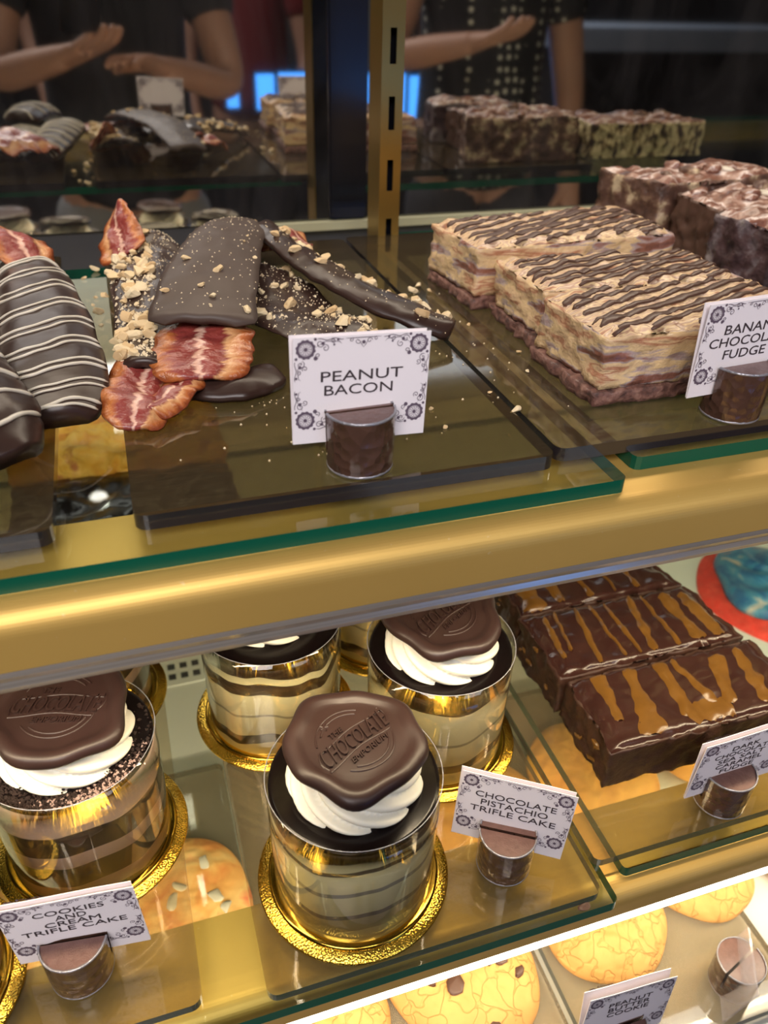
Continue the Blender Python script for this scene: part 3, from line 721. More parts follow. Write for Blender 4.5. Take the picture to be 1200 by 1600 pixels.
def trifle(x, y, z, mat, label, seed, kind='pistachio', off=(0, 0), tilt=(0, 0), rot=0, hh=.090, marks=True):
    t = empty('trifle_cake', (x, y, z), label, 'cake', 'trifle cakes on the lower glass shelf')
    # scalloped gold board
    seg = 96; vs, fs = [], []
    for r, zz in ((.0480, 0), (.0555, 0), (.0566, .0009), (.0560, .0018), (.0525, .0020), (.0518, .0026), (.0465, .0026), (0.001, .0026)):
        for k in range(seg): a = 2 * PI * k / seg; vs.append((r * math.cos(a), r * math.sin(a), zz))
    for i in range(7):
        for k in range(seg): a, b = i * seg + k, i * seg + (k + 1) % seg; fs.append((a, b, b + seg, a + seg))
    fs.append(tuple(range(seg))[::-1])
    link('cake_board', mesh('cake_board', vs, fs), M['foil'], t)['label'] = 'gold foil cake board'
    v, f = lathe([(.0500, .0027), (.0502, .0040), (.0485, .0046), (.046, .0046)], 80); link('board_ring', mesh('board_ring', v, f), M['foil_smooth'], t)
    v, f = lathe([(.0461, .0048), (.0462, hh - .012), (.0461, hh - .0065)], 96)
    me = mesh('cake_layers', v, f); o = link('cake_layers', me, mat, t); o.rotation_euler = (0, 0, seed * 1.3)
    v, f = lathe([(.0463, hh - .0064), (.0460, hh - .0048), (.0440, hh - .0046), (.02, hh - .0050), (.001, hh - .0050)], 96)
    link('glaze_top', mesh('glaze_top', v, f), M['glaze'], t)
    if kind == 'cookies':
        rr = random.Random(seed); pts = []
        for _ in range(900):
            a = rr.gauss(-1.9, .9); r = .0452 - abs(rr.gauss(0, .006)); pts.append((r * math.cos(a), r * math.sin(a), hh - .0044))
        dust('cookie_crumbs', pts, .0005, .0017, M['crumb_choc'], t, rr)['kind'] = 'stuff'
        pts = []
        for _ in range(260):
            a = rr.gauss(-1.2, .35); r = .0448 - abs(rr.gauss(0, .004)); pts.append((r * math.cos(a), r * math.sin(a), hh - .0042))
        o = dust('mousse_crumbs', pts, .0005, .0014, M['mousse'], t, rr); o['kind'] = 'stuff'
    v, f = lathe([(.04665, .0050), (.04675, .03), (.0472, .06), (.0478, hh), (.0476, hh), (.0470, .06), (.0465, .03), (.0464, .0050)], 96, False)
    link('plastic_collar', mesh('plastic_collar', v, f), M['collar'], t)['label'] = 'clear shiny plastic collar'
    v, f = lathe([(.04765, hh - .0003), (.0480, hh + .0002), (.0476, hh + .0004), (.0474, hh)], 96, False); link('collar_rim', mesh('collar_rim', v, f), M['wrap_rim'], t)
    link('cream_swirl', swirl_mesh(seed), M['cream'], t, (off[0], off[1], hh - .0058))
    o = link('chocolate_seal', seal_mesh(seed + 20), M['choc_seal'], t, (off[0], off[1] + .001, hh + .0200), (tilt[0], tilt[1], 0))
    if marks: seal_marks(o, .0041, rot)
    return t
M['mousse'] = plain('cocoa_mousse', (.36, .25, .21), .6, bump=.3, bscale=200)
Zt = .8552
trifle(.0792, .2683, Zt, M['lay_pist'], 'front trifle cake in a clear collar on gold, complete chocolate seal on top', 1, off=(.0005, .000), tilt=(-.02, .05), rot=.22)
trifle(.0605, .4060, Zt, M['lay_pist2'], 'wavy-layered trifle cake behind left of the front trifle, its top hidden by the rail', 2, off=(0, .009), rot=1, marks=False)
trifle(.1612, .3500, Zt, M['lay_pist3'], 'thick-layered trifle cake behind right of the front trifle, cream and seal half visible', 3, rot=.25, tilt=(.05, 0))
trifle(-.0670, .3370, Zt, M['lay_cookie'], 'cookies and cream trifle cake with mauve and black layers at left', 4, 'cookies', tilt=(.12, .02), rot=-.5)
trifle(-.1590, .2700, Zt, M['lay_cookie'], 'trifle cake cut off by the left edge of the picture, only its gold board showing', 5, 'cookies', marks=False)
trifle(-.0690, .4560, Zt, M['lay_cookie'], 'trifle cake behind the cookies and cream trifle, only a gold board edge showing', 6, 'cookies', marks=False)
trifle(.1600, .4660, Zt, M['lay_pist2'], 'rear trifle cake seen as a dark sliver between the two rear pistachio trifles', 7, marks=False)

# ------------------------------------------------------------------ blocks of fudge
def block(name, corners, z0, z1, mats, parent, nx=40, ny=20, nz=12, rough=.0015, side_out=0, seed=0, rnd_top=.003, lump=0, freq=110):
    """rough cut block; corners = front-left, front-right, back-right, back-left. material 0 sides, 1 top"""
    A, B, C_, D = [Vector((*c, 0)) for c in corners]
    def P(u, v, w_):
        p = (A * (1 - u) + B * u) * (1 - v) + (D * (1 - u) + C_ * u) * v
        z = z0 + (z1 - z0) * w_
        cen = (A + B + C_ + D) / 4
        e = max(abs(u - .5), abs(v - .5)) * 2
        ed = max(0, (w_ - .8) / .2)
        k = 1 - .02 * ed * ed
        p = cen + (p - cen) * k
        q = Vector((p.x, p.y, z))
        n1 = noise.noise(q * freq + Vector((seed, 3, 1))); n2 = noise.noise(q * freq * 2.6 + Vector((seed, 9, 4))); n3 = noise.noise(q * 28 + Vector((seed, 1, 7)))
        d = rough * (n1 + .6 * n2) + rough * .8 * n3
        out = Vector((p.x - cen.x, p.y - cen.y, 0)).normalized() if e > .99 else Vector((0, 0, 0))
        q += out * (d * 1.6)
        if w_ > .99:
            q.z += (d * .7 + lump * n3 + lump * .5 * n1) - rnd_top * max(0, e - .9) * 10
        return q
    bm = bmesh.new(); cache = {}
    def V(i, j, k):
        key = (i, j, k)
        if key not in cache: cache[key] = bm.verts.new(P(i / nx, j / ny, k / nz))
        return cache[key]
    def F(a, mi):
        f = bm.faces.new(a); f.material_index = mi; f.smooth = True
    for i in range(nx):
        for j in range(ny):
            F((V(i, j, nz), V(i + 1, j, nz), V(i + 1, j + 1, nz), V(i, j + 1, nz)), 1); F((V(i, j, 0), V(i, j + 1, 0), V(i + 1, j + 1, 0), V(i + 1, j, 0)), 0)
    for k in range(nz):
        for i in range(nx):
            F((V(i, 0, k), V(i + 1, 0, k), V(i + 1, 0, k + 1), V(i, 0, k + 1)), 0); F((V(i + 1, ny, k), V(i, ny, k), V(i, ny, k + 1), V(i + 1, ny, k + 1)), 0)
        for j in range(ny):
            F((V(0, j + 1, k), V(0, j, k), V(0, j, k + 1), V(0, j + 1, k + 1)), 0); F((V(nx, j, k), V(nx, j + 1, k), V(nx, j + 1, k + 1), V(nx, j, k + 1)), 0)
    me = bpy.data.meshes.new(name); bm.to_mesh(me); bm.free()
    o = link(name, me, mats, parent)
    top = lambda u, v: P(min(max(u, 0), 1), min(max(v, 0), 1), 1)
    return o, top

def inset(c, d):
    cen = Vector((sum(p[0] for p in c) / 4, sum(p[1] for p in c) / 4)); return [tuple(cen + (Vector(p) - cen) * (1 + d)) for p in c]
def banana_fudge(corners, label, seed, streaks, h=.043):
    cx = sum(p[0] for p in corners) / 4; cy = sum(p[1] for p in corners) / 4
    r = empty('banana_fudge', (cx, cy, 1.1002), label, 'fudge', 'banana chocolate fudge bars')
    L = [(p[0] - cx, p[1] - cy) for p in corners]
    block('crust', inset(L, .03), 0, .011, [M['crust'], M['crust']], r, rough=.0022, seed=seed, nz=4)
    o, top = block('filling', L, .0095, h, [M['marble_side'], M['marble_top']], r, rough=.0020, seed=seed + 5, rnd_top=.004, lump=.001)
    for k, (u0, v0, u1, v1, wd) in enumerate(streaks):
        n = 26; pts = []; ph = seed + k
        for i in range(n + 1):
            s = i / n; u = u0 + (u1 - u0) * s; v = v0 + (v1 - v0) * s + .03 * noise.noise(Vector((s * 4, ph, 0)))
            p = top(u, v); pts.append(p + Vector((0, 0, .0002 - (.0010 if s in (0, 1) else 0))))
        bead('chocolate_drizzle', pts, wd, M['choc_drizzle'], r, flat=.5, seg=8, wob=.25, seed=ph)
    return r
def streakset(n, x0, dx, wd, sl=.82, seed=0):
    rr = random.Random(seed); out = []
    for k in range(n):
        a = x0 + k * dx + rr.uniform(-.02, .02); b = a + sl; v0, v1 = .03, .97
        if a < .02: v0 = .03 + (.02 - a) / sl * .94; a = .02
        if b > .98: v1 = .97 - (b - .98) / sl * .94; b = .98
        if v1 - v0 > .12: out.append((a, v0, b, v1, wd * rr.uniform(.75, 1.25)))
    return out
banana_fudge([(.2450, .3535), (.3930, .3520), (.3950, .4230), (.2425, .4230)], 'front bar of marbled banana fudge behind the BANANA CHOCOLATE FUDGE card', 1, streakset(12, -1.02, .175, .0026, 1.12, 1))
banana_fudge([(.2500, .4360), (.3950, .4300), (.3960, .4900), (.2490, .5050)], 'middle bar of marbled banana fudge, partly behind the front bar', 2, streakset(12, -1.02, .17, .0026, 1.12, 2), .041)
banana_fudge([(.2400, .5160), (.4060, .5230), (.4100, .6050), (.2340, .5900)], 'rear bar of marbled banana fudge under thick dark drizzle', 3, streakset(12, -1.02, .17, .0032, 1.08, 3), .046)

def rocky(corners, h, label, seed, mats, name='rocky_road', chunks=8, rough=.0022, lump=.0045):
    cx = sum(p[0] for p in corners) / 4; cy = sum(p[1] for p in corners) / 4
    r = empty(name, (cx, cy, 1.1003), label, 'fudge', 'rocky road fudge chunks')
    L = [(p[0] - cx, p[1] - cy) for p in corners]
    o, top = block('fudge_block', L, .0005, h, mats, r, rough=rough, seed=seed, lump=lump, nx=44, ny=30, nz=20, freq=90)
    rr = random.Random(seed)
    for k in range(chunks):
        u, v = rr.uniform(.08, .92), rr.uniform(.08, .92); p = top(u, v)
        bm = bmesh.new(); bmesh.ops.create_icosphere(bm, subdivisions=3, radius=1)
        sx, sy, sz = rr.uniform(.006, .013), rr.uniform(.005, .009), rr.uniform(.003, .006); az = rr.uniform(0, 3)
        for vv in bm.verts:
            q = vv.co * (1 + .25 * noise.noise(vv.co * 1.7 + Vector((k, seed, 0)))); x_, y_ = q.x * sx, q.y * sy
            vv.co = (x_ * math.cos(az) - y_ * math.sin(az), x_ * math.sin(az) + y_ * math.cos(az), q.z * sz)
        link('topping_chunk', from_bm('topping_chunk', bm, True), rr.choice([M['rocky_top'], M['rocky_brown'], M['rocky_top'], M['white_icing']]), r, p)
    return r
RT = [M['rocky'], M['rocky_top']]
rocky([(.4650, .6330), (.600, .640), (.600, .708), (.4440, .7000)], .056, 'rearmost rocky road chunk at upper right with pale mottled sides', 11, [M['rocky_brown'], M['rocky_top']])
rocky([(.625, .610), (.80, .610), (.80, .700), (.625, .700)], .045, 'greenish speckled cheesecake slab beyond the right edge, seen in the mirror', 14, [M['speckle'], M['rocky_top']], 'cheesecake_slab', 4)
rocky([(.4720, .5600), (.590, .560), (.590, .6250), (.4760, .6250)], .050, 'middle rocky road chunk with a smooth dark brown cut face', 12, [M['choc_drizzle'], M['rocky_top']])
rocky([(.4660, .4850), (.585, .485), (.585, .5480), (.4560, .5480)], .052, 'front rocky road chunk with a blue-grey mottled dark face at the right edge', 13, RT)

# dark caramel fudge slabs
def caramel_fudge(corners, label, seed, streaks, h=.037):
    cx = sum(p[0] for p in corners) / 4; cy = sum(p[1] for p in corners) / 4
    r = empty('caramel_fudge', (cx, cy, .8553), label, 'fudge', 'dark chocolate caramel fudge slabs')
    L = [(p[0] - cx, p[1] - cy) for p in corners]
    o, top = block('fudge_slab', L, 0.0004, h, [M['fudge_dark'], M['fudge_top']], r, rough=.0020, seed=seed, nx=56, ny=28, nz=14, rnd_top=.0045, lump=.0012, freq=80)
    for k, (u0, v0, u1, v1, ws) in enumerate(streaks):
        n = 24; vs, fs = [], []
        for i in range(n + 1):
            s = i / n; u = u0 + (u1 - u0) * s + .012 * noise.noise(Vector((s * 3, seed + k, 0))); v = v0 + (v1 - v0) * s
            wd = lerp_list(ws, s) * (1 + .5 * noise.noise(Vector((s * 6, seed + k, 5)))) / .155
            if i in (0, n): wd *= .4
            flatrun = abs(u1 - u0) > abs(v1 - v0)
            for q, dz in ((-1, .0001), (-.55, .0012), (0, .0016), (.55, .0012), (1, .0001)):
                p = top(u, v + q * wd * 1.1) if flatrun else top(u + q * wd / 2, v); vs.append((p.x, p.y, p.z + dz))
        for i in range(n):
            for q in range(4): a = i * 5 + q; fs.append((a, a + 1, a + 6, a + 5) if not flatrun else (a, a + 5, a + 6, a + 1))
        link('caramel_streak', mesh('caramel_streak', vs, fs), M['caramel'], r)['label'] = 'golden caramel streak'
    rr = random.Random(seed)
    for k in range(5):
        yv = rr.uniform(L[0][1], L[3][1]) * .8; nut_o = link('caramel_drip', nut_mesh(seed * 10 + k), M['caramel'], r, (L[0][0] + .0006, yv, rr.uniform(.008, h - .008))); nut_o.scale = (.0016, rr.uniform(.002, .005), rr.uniform(.002, .004))
    return r
caramel_fudge([(.2530, .2760), (.4150, .2760), (.4120, .3410), (.2560, .3410)], 'front caramel fudge slab with broad golden caramel streaks, behind its card', 21,
    [(.10, .30, .135, .97, [.010, .006, .011, .012]), (.21, .06, .30, .97, [.022, .016, .009, .009]), (.42, .16, .46, .97, [.012, .010, .010, .012]), (.56, .25, .53, .93, [.010, .007, .006]), (.40, .20, .62, .16, [.018, .020, .016]), (.62, .18, .75, .85, [.014, .010, .014, .016]), (.80, .1, .88, .9, [.010, .012, .008])])
caramel_fudge([(.2530, .3440), (.4080, .3440), (.4020, .4090), (.2540, .4100)], 'middle caramel fudge slab with many thin caramel lines', 22,
    [(.06, .2, .10, .9, [.004, .006, .004]), (.12, .3, .17, .95, [.003, .003, .004]), (.22, .05, .29, .95, [.005, .006, .003]), (.36, .06, .38, .95, [.003, .003, .004]), (.44, .05, .46, .92, [.003, .005, .003]), (.52, .05, .62, .95, [.006, .009, .006]), (.66, .05, .70, .95, [.005, .003, .004]), (.78, .05, .82, .9, [.011, .008, .014]), (.90, .05, .92, .85, [.010, .014, .010])], .038)
caramel_fudge([(.2550, .4130), (.4000, .4120), (.3950, .4780), (.2570, .4790)], 'rear caramel fudge slab half hidden under the upper rail', 23,
    [(.10, .02, .12, .9, [.020, .016, .012]), (.26, .05, .28, .95, [.010, .012, .008]), (.45, .05, .44, .9, [.006, .004, .006]), (.6, .05, .62, .9, [.003, .003, .004]), (.75, .05, .78, .9, [.006, .004, .006])], .037)
# orange iced slab at the rear of the lower shelf
M['orange_cake'] = marble('orange_iced_slab', [(.3, (.75, .30, .05)), (.45, (.9, .48, .06)), (.6, (.95, .62, .14)), (.7, (.6, .25, .1))], (30, 30, 30), 1.5, .04, .8)
r = empty('iced_slab', (-.035, .70, .8500), 'orange iced cake slab deep on the lower shelf, glimpsed between the upper trays', 'cake')
block('cake_slab', [(-.085, -.018), (.105, -.018), (.105, .088), (-.085, .088)], 0, .086, [M['orange_cake'], M['orange_cake']], r, rough=.004, lump=.010)
r = empty('chocolate_cake', (-.035, .575, .8555), 'low dark chocolate cake in front of the orange iced slab, seen through the upper glass', 'cake')
block('cake_slab', [(-.085, -.040), (.105, -.040), (.105, .096), (-.085, .096)], 0, .060, [M['fudge_dark'], M['glaze']], r, rough=.002, lump=.004)

# ------------------------------------------------------------------ white-striped chocolate strips
def striped(pts, widths, label, seed, n, crown=.009, th=.013, thick=.00085, u0=.04, u1=.97, double=True):
    rb = Ribbon(pts, widths, th=th, crown=crown, rough=.0004, seed=seed, n=60, nt=20, edge=.004, taper=.10)
    c = rb.path[len(rb.path) // 2]
    t = empty('chocolate_strip', (c.x, c.y, 1.1001), label, 'chocolate', 'white-striped chocolate strips')
    inv = Matrix.Translation((-c.x, -c.y, -1.1001))
    def local(o): o.data.transform(inv); return o
    local(rb.build('chocolate_coating', M['choc'], t))
    k = 0; u = u0; rr = random.Random(seed)
    while u < u1:
        for du in ((0, .028) if double else (0,)):
            pts2 = []
            for j in range(27):
                tt = -1.0 + 2.0 * j / 26; uu = u + du + .028 * math.sin(tt * 2.2 + .6) + .010 * noise.noise(Vector((tt * 1.5, u * 20, seed)))
                uu = min(max(uu, .003), .997)
                pts2.append(rb.S(uu, tt * .995) + Vector((0, 0, .0005)))
            local(bead('icing_stripe', pts2, thick * rr.uniform(.8, 1.2), M['white_icing'], t, flat=.9, seg=8, wob=.12, seed=k))
            k += 1
        u += (u1 - u0) / n
    return t
striped([(-.0680, .6600, 1.1150), (-.0580, .5941, 1.118), (-.0480, .5096, 1.1185), (-.0420, .4384, 1.116), (-.0410, .3950, 1.1080)], [.038, .048, .054, .056, .044], 'large white-striped chocolate strip nearest the tray gap', 31, 9)
striped([(-.1080, .6459, 1.114), (-.1000, .5535, 1.115), (-.0940, .471, 1.113), (-.092, .4276, 1.110)], [.045, .052, .052, .045], 'white-striped chocolate strip at the left edge, behind the other two', 32, 10)
striped([(-.0960, .4600, 1.128), (-.0830, .4010, 1.130), (-.0710, .3670, 1.124), (-.0600, .3500, 1.1115)], [.045, .056, .056, .040], 'white-striped chocolate strip at the left edge in front, lying on the others', 33, 5, thick=.0012, double=False, crown=.011)
rb = Ribbon([(-.1100, .6900, 1.132), (-.0900, .6650, 1.136), (-.0690, .6430, 1.132), (-.0560, .6240, 1.118)], [.05, .060, .055, .038], th=.004, crown=.004, rolls=[.2, .3, .3, .2], wave=(.002, 2, 0), rough=.002, seed=9, n=36)
tag(rb.build('bacon_strip', M['bacon']), 'bare bacon end sticking out above the striped chocolate strips', 'bacon')

# ------------------------------------------------------------------ peanut bacon strips
def coated(name, rb, mat, label, seed, nuts, dustn, ends=(), nu=(0, 1), size=(.0026, .0060), trange=(-.92, .92), small=0):
    c = rb.path[len(rb.path) // 2]
    t = empty(name, (c.x, c.y, 1.1001), label, 'bacon', 'chocolate peanut bacon strips')
    off = Vector((c.x, c.y, 1.1001)); inv = Matrix.Translation(-off)
    o = rb.build('chocolate_coating', mat, t); o.data.transform(inv)
    for e in ends:
        o = e.build('bacon_end', M['bacon'], t); o.data.transform(inv); o['label'] = 'bare reddish bacon end'
    rr = random.Random(seed)
    for k in range(nuts):
        u = nu[0] + (nu[1] - nu[0]) * rr.random(); tt = rr.uniform(*trange); s = rr.uniform(*size) * (.7 if rr.random() < .4 else 1)
        nut(t, rb.S(u, tt) - off + Vector((0, 0, s * .35)), s)
    pts = [rb.S(nu[0] + (nu[1] - nu[0]) * rr.random(), rr.uniform(-.97, .97)) - off for _ in range(dustn)]
    o = dust('peanut_crumbs', pts, .0003, .0008, M['nut_dust'], t, rr); o['kind'] = 'stuff'
    if small:
        pts = [rb.S(nu[0] + (nu[1] - nu[0]) * rr.random(), rr.uniform(*trange)) - off for _ in range(small)]
        o = dust('peanut_gravel', pts, .0010, .0022, M['nut_dust'], t, rr); o['kind'] = 'stuff'
    return t
b1e = Ribbon([(.0110, .452, 1.1080), (.0030, .4250, 1.1075), (-.0010, .4050, 1.1070), (-.0050, .3850, 1.1045)], [.038, .044, .040, .026], th=.003, crown=.004, rolls=[.1, .3, .2, .2], wave=(.0022, 1.6, .5), rough=.0022, seed=3, n=40)
b1f = Ribbon([(.0300, .4260, 1.1100), (.0170, .4080, 1.1090), (.0040, .3930, 1.1060)], [.020, .024, .018], th=.004, crown=.004, rough=.002, seed=5, n=24)
b1t = Ribbon([(.0045, .6200, 1.1240), (.0030, .6500, 1.1380), (.0070, .6740, 1.1500)], [.040, .036, .012], th=.0025, crown=.001, rolls=[.5, .7, .9], rough=.0015, seed=6, n=24)
rb1 = Ribbon([(.0230, .6560, 1.128), (.0220, .6248, 1.123), (.0200, .5622, 1.119), (.0140, .4844, 1.1150), (.0070, .4370, 1.111)], [.034, .052, .056, .046, .036], th=.006, crown=.006, wave=(.0025, 2, 1), seed=41, rough=.0012)
coated('peanut_bacon', rb1, M['choc'], 'nut-covered bacon strip at the left of the peanut bacon pile', 51, 96, 900, (b1e, b1f, b1t), (.02, .97), (.0030, .0064), (-.05, .96), 260)
rb2 = Ribbon([(.1010, .6900, 1.124), (.0860, .6200, 1.139), (.0700, .5680, 1.142), (.0530, .5051, 1.140), (.0400, .4560, 1.1290)], [.044, .052, .054, .060, .062], th=.005, crown=.006, rolls=[0, .05, .08, .05, 0], seed=42, rough=.0006, edge=.0012, taper=.03, wave=(.001, 1, 0))
b2e = Ribbon([(.0445, .4680, 1.1240), (.0395, .4480, 1.1200), (.0360, .4300, 1.1170), (.0345, .4170, 1.1120)], [.056, .058, .056, .048], th=.0035, crown=.003, rolls=[0, 0, -.05, 0], wave=(.0012, 1.0, 2), rough=.0014, seed=8, n=44, nt=22)
coated('peanut_bacon', rb2, M['choc_matte'], 'broad smooth brown chocolate-coated bacon strip lying across the top of the pile', 52, 12, 220, (b2e,), (.03, .95), (.0022, .0040))
b3e = Ribbon([(.1120, .6060, 1.1260), (.1100, .6300, 1.1330), (.1160, .6480, 1.1340)], [.020, .022, .016], th=.003, crown=.003, rough=.002, seed=10, n=20)
rb3 = Ribbon([(.1130, .6350, 1.133), (.1190, .5800, 1.133), (.1330, .5350, 1.129), (.1564, .4980, 1.121), (.1830, .4740, 1.1130), (.2010, .4640, 1.1060)], [.030, .032, .036, .038, .036, .024], th=.009, crown=.008, rolls=[.5, .5, .3, .2, .1, .1], seed=43, rough=.0008, edge=.003, taper=.08)
coated('peanut_bacon', rb3, M['choc'], 'twisted chocolate-coated bacon strip at the back right of the pile', 53, 0, 160, (b3e,), (.05, .98))
t3 = [o for o in COL.objects if o.name.startswith('peanut_bacon')][-1]
rr = random.Random(77); off3 = Vector(t3.location)
for k in range(34):
    u = rr.uniform(.08, .95); tt = rr.uniform(-1.0, -.45) if rr.random() < .8 else rr.uniform(-.4, .8); s = rr.uniform(.0028, .0060)
    nut(t3, rb3.S(u, tt) - off3 + Vector((0, 0, s * .3)), s)
rb4 = Ribbon([(.0880, .6000, 1.117), (.0950, .5300, 1.1180), (.1090, .4800, 1.116), (.1290, .4540, 1.1110), (.1450, .4440, 1.1060)], [.050, .062, .064, .060, .044], th=.007, crown=.006, wave=(.003, 2, 0), seed=44, rough=.0012)
coated('peanut_bacon', rb4, M['choc'], 'nut-sprinkled chocolate bacon strip in the middle, behind the PEANUT BACON card', 54, 46, 900, (), (.05, .97), (.0028, .0062), (-.92, .92), 60)
rb5 = Ribbon([(.0280, .4330, 1.1045), (.0460, .4230, 1.1055), (.0620, .4240, 1.1055), (.0760, .4360, 1.1045)], [.036, .034, .032, .026], th=.006, crown=.005, seed=45, rough=.0006, edge=.003)
o = rb5.build('chocolate_bacon_end', M['choc']); tag(o, 'dark chocolate-dipped bacon end lying under the bare bacon in the centre', 'bacon')
rb0 = Ribbon([(.1050, .6580, 1.124), (.1260, .6450, 1.1270), (.1480, .6330, 1.1180)], [.026, .032, .022], th=.003, crown=.004, wave=(.002, 2, 0), seed=46, rough=.002, n=30)
tag(rb0.build('bacon_strip', M['bacon']), 'bare orange bacon piece at the top of the peanut bacon pile, behind the twisted strip', 'bacon')

# loose peanut bits
loose = [((-.0184, .6962, 1.092), .0042, 'loose peanut bit on the glass between the trays, furthest back'), ((-.0281, .6764, 1.092), .0024, 'small loose peanut bit on the glass beside the striped strip, near the back'),
 ((-.0335, .6250, 1.092), .0036, 'loose peanut bit touching the right side of the striped strip'), ((-.0200, .6275, 1.092), .0024, 'small loose peanut bit in the middle of the gap between the trays'),
 ((-.0222, .6107, 1.092), .0022, 'tiny loose peanut bit just behind the largest one in the tray gap'), ((-.0190, .5934, 1.092), .0050, 'largest loose peanut bit in the gap between the left trays'),
 ((-.0129, .6043, 1.0998), .0034, 'loose peanut bit at the left edge of the peanut bacon tray'), ((-.0176, .5683, 1.092), .0024, 'loose peanut bit in the tray gap, nearest the camera'),
 ((.1985, .3600, 1.0985), .0034, 'loose peanut bit on the seam between the peanut bacon and fudge trays'), ((.1939, .3837, 1.1), .0016, 'tiny peanut crumb on the tray edge behind the seam peanut'),
 ((.1531, .3732, 1.1), .0015, 'tiny peanut crumb on the tray right of the PEANUT BACON card'), ((.1526, .3506, 1.1), .0016, 'tiny peanut crumb near the tray front right of the PEANUT BACON card'),
 ((.2364, .4343, 1.1), .0018, 'tiny crumb on the fudge tray beside the middle fudge bar'), ((.2289, .4062, 1.1), .0015, 'tiny crumb on the fudge tray left of the front fudge bar'),
 ((.2241, .4875, 1.1), .0015, 'tiny crumb on the fudge tray before the tip of the twisted bacon'), ((.2225, .5600, 1.1), .0028, 'loose peanut bit beside the bottom corner of the rear fudge bar'),
 ((.2080, .5600, 1.1), .0044, 'round loose peanut at the seam behind the twisted bacon strip'), ((.2170, .5720, 1.1), .0036, 'loose peanut touching the rear fudge bar crust')]
for p, s, lb in loose: tag(nut(None, Vector(p) + Vector((0, 0, s * .62)), s, 'peanut_bit'), lb, 'peanut')
rr = random.Random(5)
pts = [(rr.gauss(.10, .05), rr.uniform(.34, .46), 1.1002) for _ in range(50)] + [(rr.gauss(.205, .012), rr.uniform(.35, .56), 1.1002) for _ in range(26)] + [(rr.gauss(.08, .012), rr.uniform(.37, .42), 1.1002) for _ in range(30)]
pts = [p for p in pts if -.005 < p[0] < .235 and not (.197 < p[0] < .201)]
tag(dust('crumbs', pts, .0003, .0009, M['nut_dust'], None, rr), 'fine pale peanut crumbs scattered on the smoked trays', 'crumbs', None, 'stuff')
o = link('chocolate_crumb', nut_mesh(99), M['choc_drizzle'], None, (.2030, .2085, .8515)); o.scale = (.0045, .003, .0022); tag(o, 'reddish brown chocolate crumb on the front edge of the lower glass shelf', 'crumb')

# ------------------------------------------------------------------ cookies on the deck
def cookie(x, y, R, h, mat, label, seed, chips=0, chipmat=None, chipname='chocolate_chip', chipsize=(.003, .007), grp='cookies on the bottom deck', z=.6903, cat='cookie', crack=1):
    t = empty('cookie', (x, y, z), label, cat, grp)
    vs, fs = [], []; seg, n = 110, 36
    def H(r, a):
        rr_ = R * (1 + .035 * math.sin(2 * a + seed) + .02 * math.sin(5 * a + seed * 2))
        u = min(r / rr_, 1); p = Vector((r * math.cos(a), r * math.sin(a), seed))
        z = h * (1 - u ** 3.2) ** .6
        d = noise.voronoi(p * 85 + Vector((0, 0, seed)))[0]; cr = min(1, (d[1] - d[0]) * 4)
        return max(0, z + (.0011 * noise.noise(p * 70) + .0009 * noise.noise(p * 190) - .0013 * (1 - cr) * crack) * (1 if u < .97 else .2))
    for i in range(n + 1):
        for k in range(seg):
            a = 2 * PI * k / seg; rr_ = R * (1 + .035 * math.sin(2 * a + seed) + .02 * math.sin(5 * a + seed * 2)); r = rr_ * math.sin(i / n * PI / 2) if i else .0005
            vs.append((r * math.cos(a), r * math.sin(a), H(r, a)))
    for i in range(n):
        for k in range(seg): a, b = i * seg + k, i * seg + (k + 1) % seg; fs.append((a, b, b + seg, a + seg)[::-1])
    fs.append(tuple(range(seg))); fs.append(tuple(n * seg + k for k in range(seg)))
    bmx = bmesh.new(); me0 = mesh('cookie_dough', vs, fs); bmx.from_mesh(me0); bpy.data.meshes.remove(me0)
    link('cookie_dough', from_bm('cookie_dough', bmx, True), mat, t)
    rr = random.Random(seed * 7 + 1)
    for k in range(chips):
        a = rr.uniform(0, 2 * PI); r = R * .85 * math.sqrt(rr.random()); s = rr.uniform(*chipsize)
        o = link(chipname, nut_mesh(300 + k % 9), chipmat, t, (r * math.cos(a), r * math.sin(a), H(r, a) + s * .05)); o.data.polygons.foreach_set('use_smooth', [True] * len(o.data.polygons)); o.scale = (s, s * rr.uniform(.7, .95), s * .5); o.rotation_euler = (0, 0, rr.uniform(0, 6))
    return t
cookie(.2830, .2690, .0490, .017, M['cookie'], 'cracked golden peanut butter cookie behind the PEANUT BUTTER COOKIE card', 1)
cookie(.3790, .2830, .0440, .016, M['cookie'], 'smaller golden cookie at the lower right behind the cardless chocolate', 2, 5, M['choc_drizzle'], chipsize=(.003, .005))
cookie(.1620, .2660, .0560, .018, M['cookie'], 'large chocolate chunk cookie at the bottom centre', 3, 14, M['choc_drizzle'], chipsize=(.005, .010), crack=.4)
cookie(.0480, .2640, .0560, .018, M['cookie'], 'chocolate chunk cookie mostly cut off by the bottom light strip', 4, 12, M['choc_drizzle'], chipsize=(.004, .008), crack=.4)
cookie(-.0340, .3740, .0620, .014, M['cookie_orange'], 'orange and red cookie with white chips seen through the shelf glass', 5, 12, M['white_icing'], 'white_chip', (.005, .008), crack=.2)
cookie(-.1620, .3700, .0600, .014, M['cookie_orange'], 'orange cookie under the tray at the far left', 6, 8, M['white_icing'], 'white_chip', (.005, .008), crack=.2)
cookie(.1120, .3850, .0560, .014, M['cookie_orange'], 'orange cookie seen below the front trifle cake', 7, 6, M['white_icing'], 'white_chip', (.004, .007), crack=.2)
cookie(.2300, .3860, .0585, .014, M['cookie_amber'], 'golden cookie under the glass between the trifles and the fudge', 8, crack=.4)
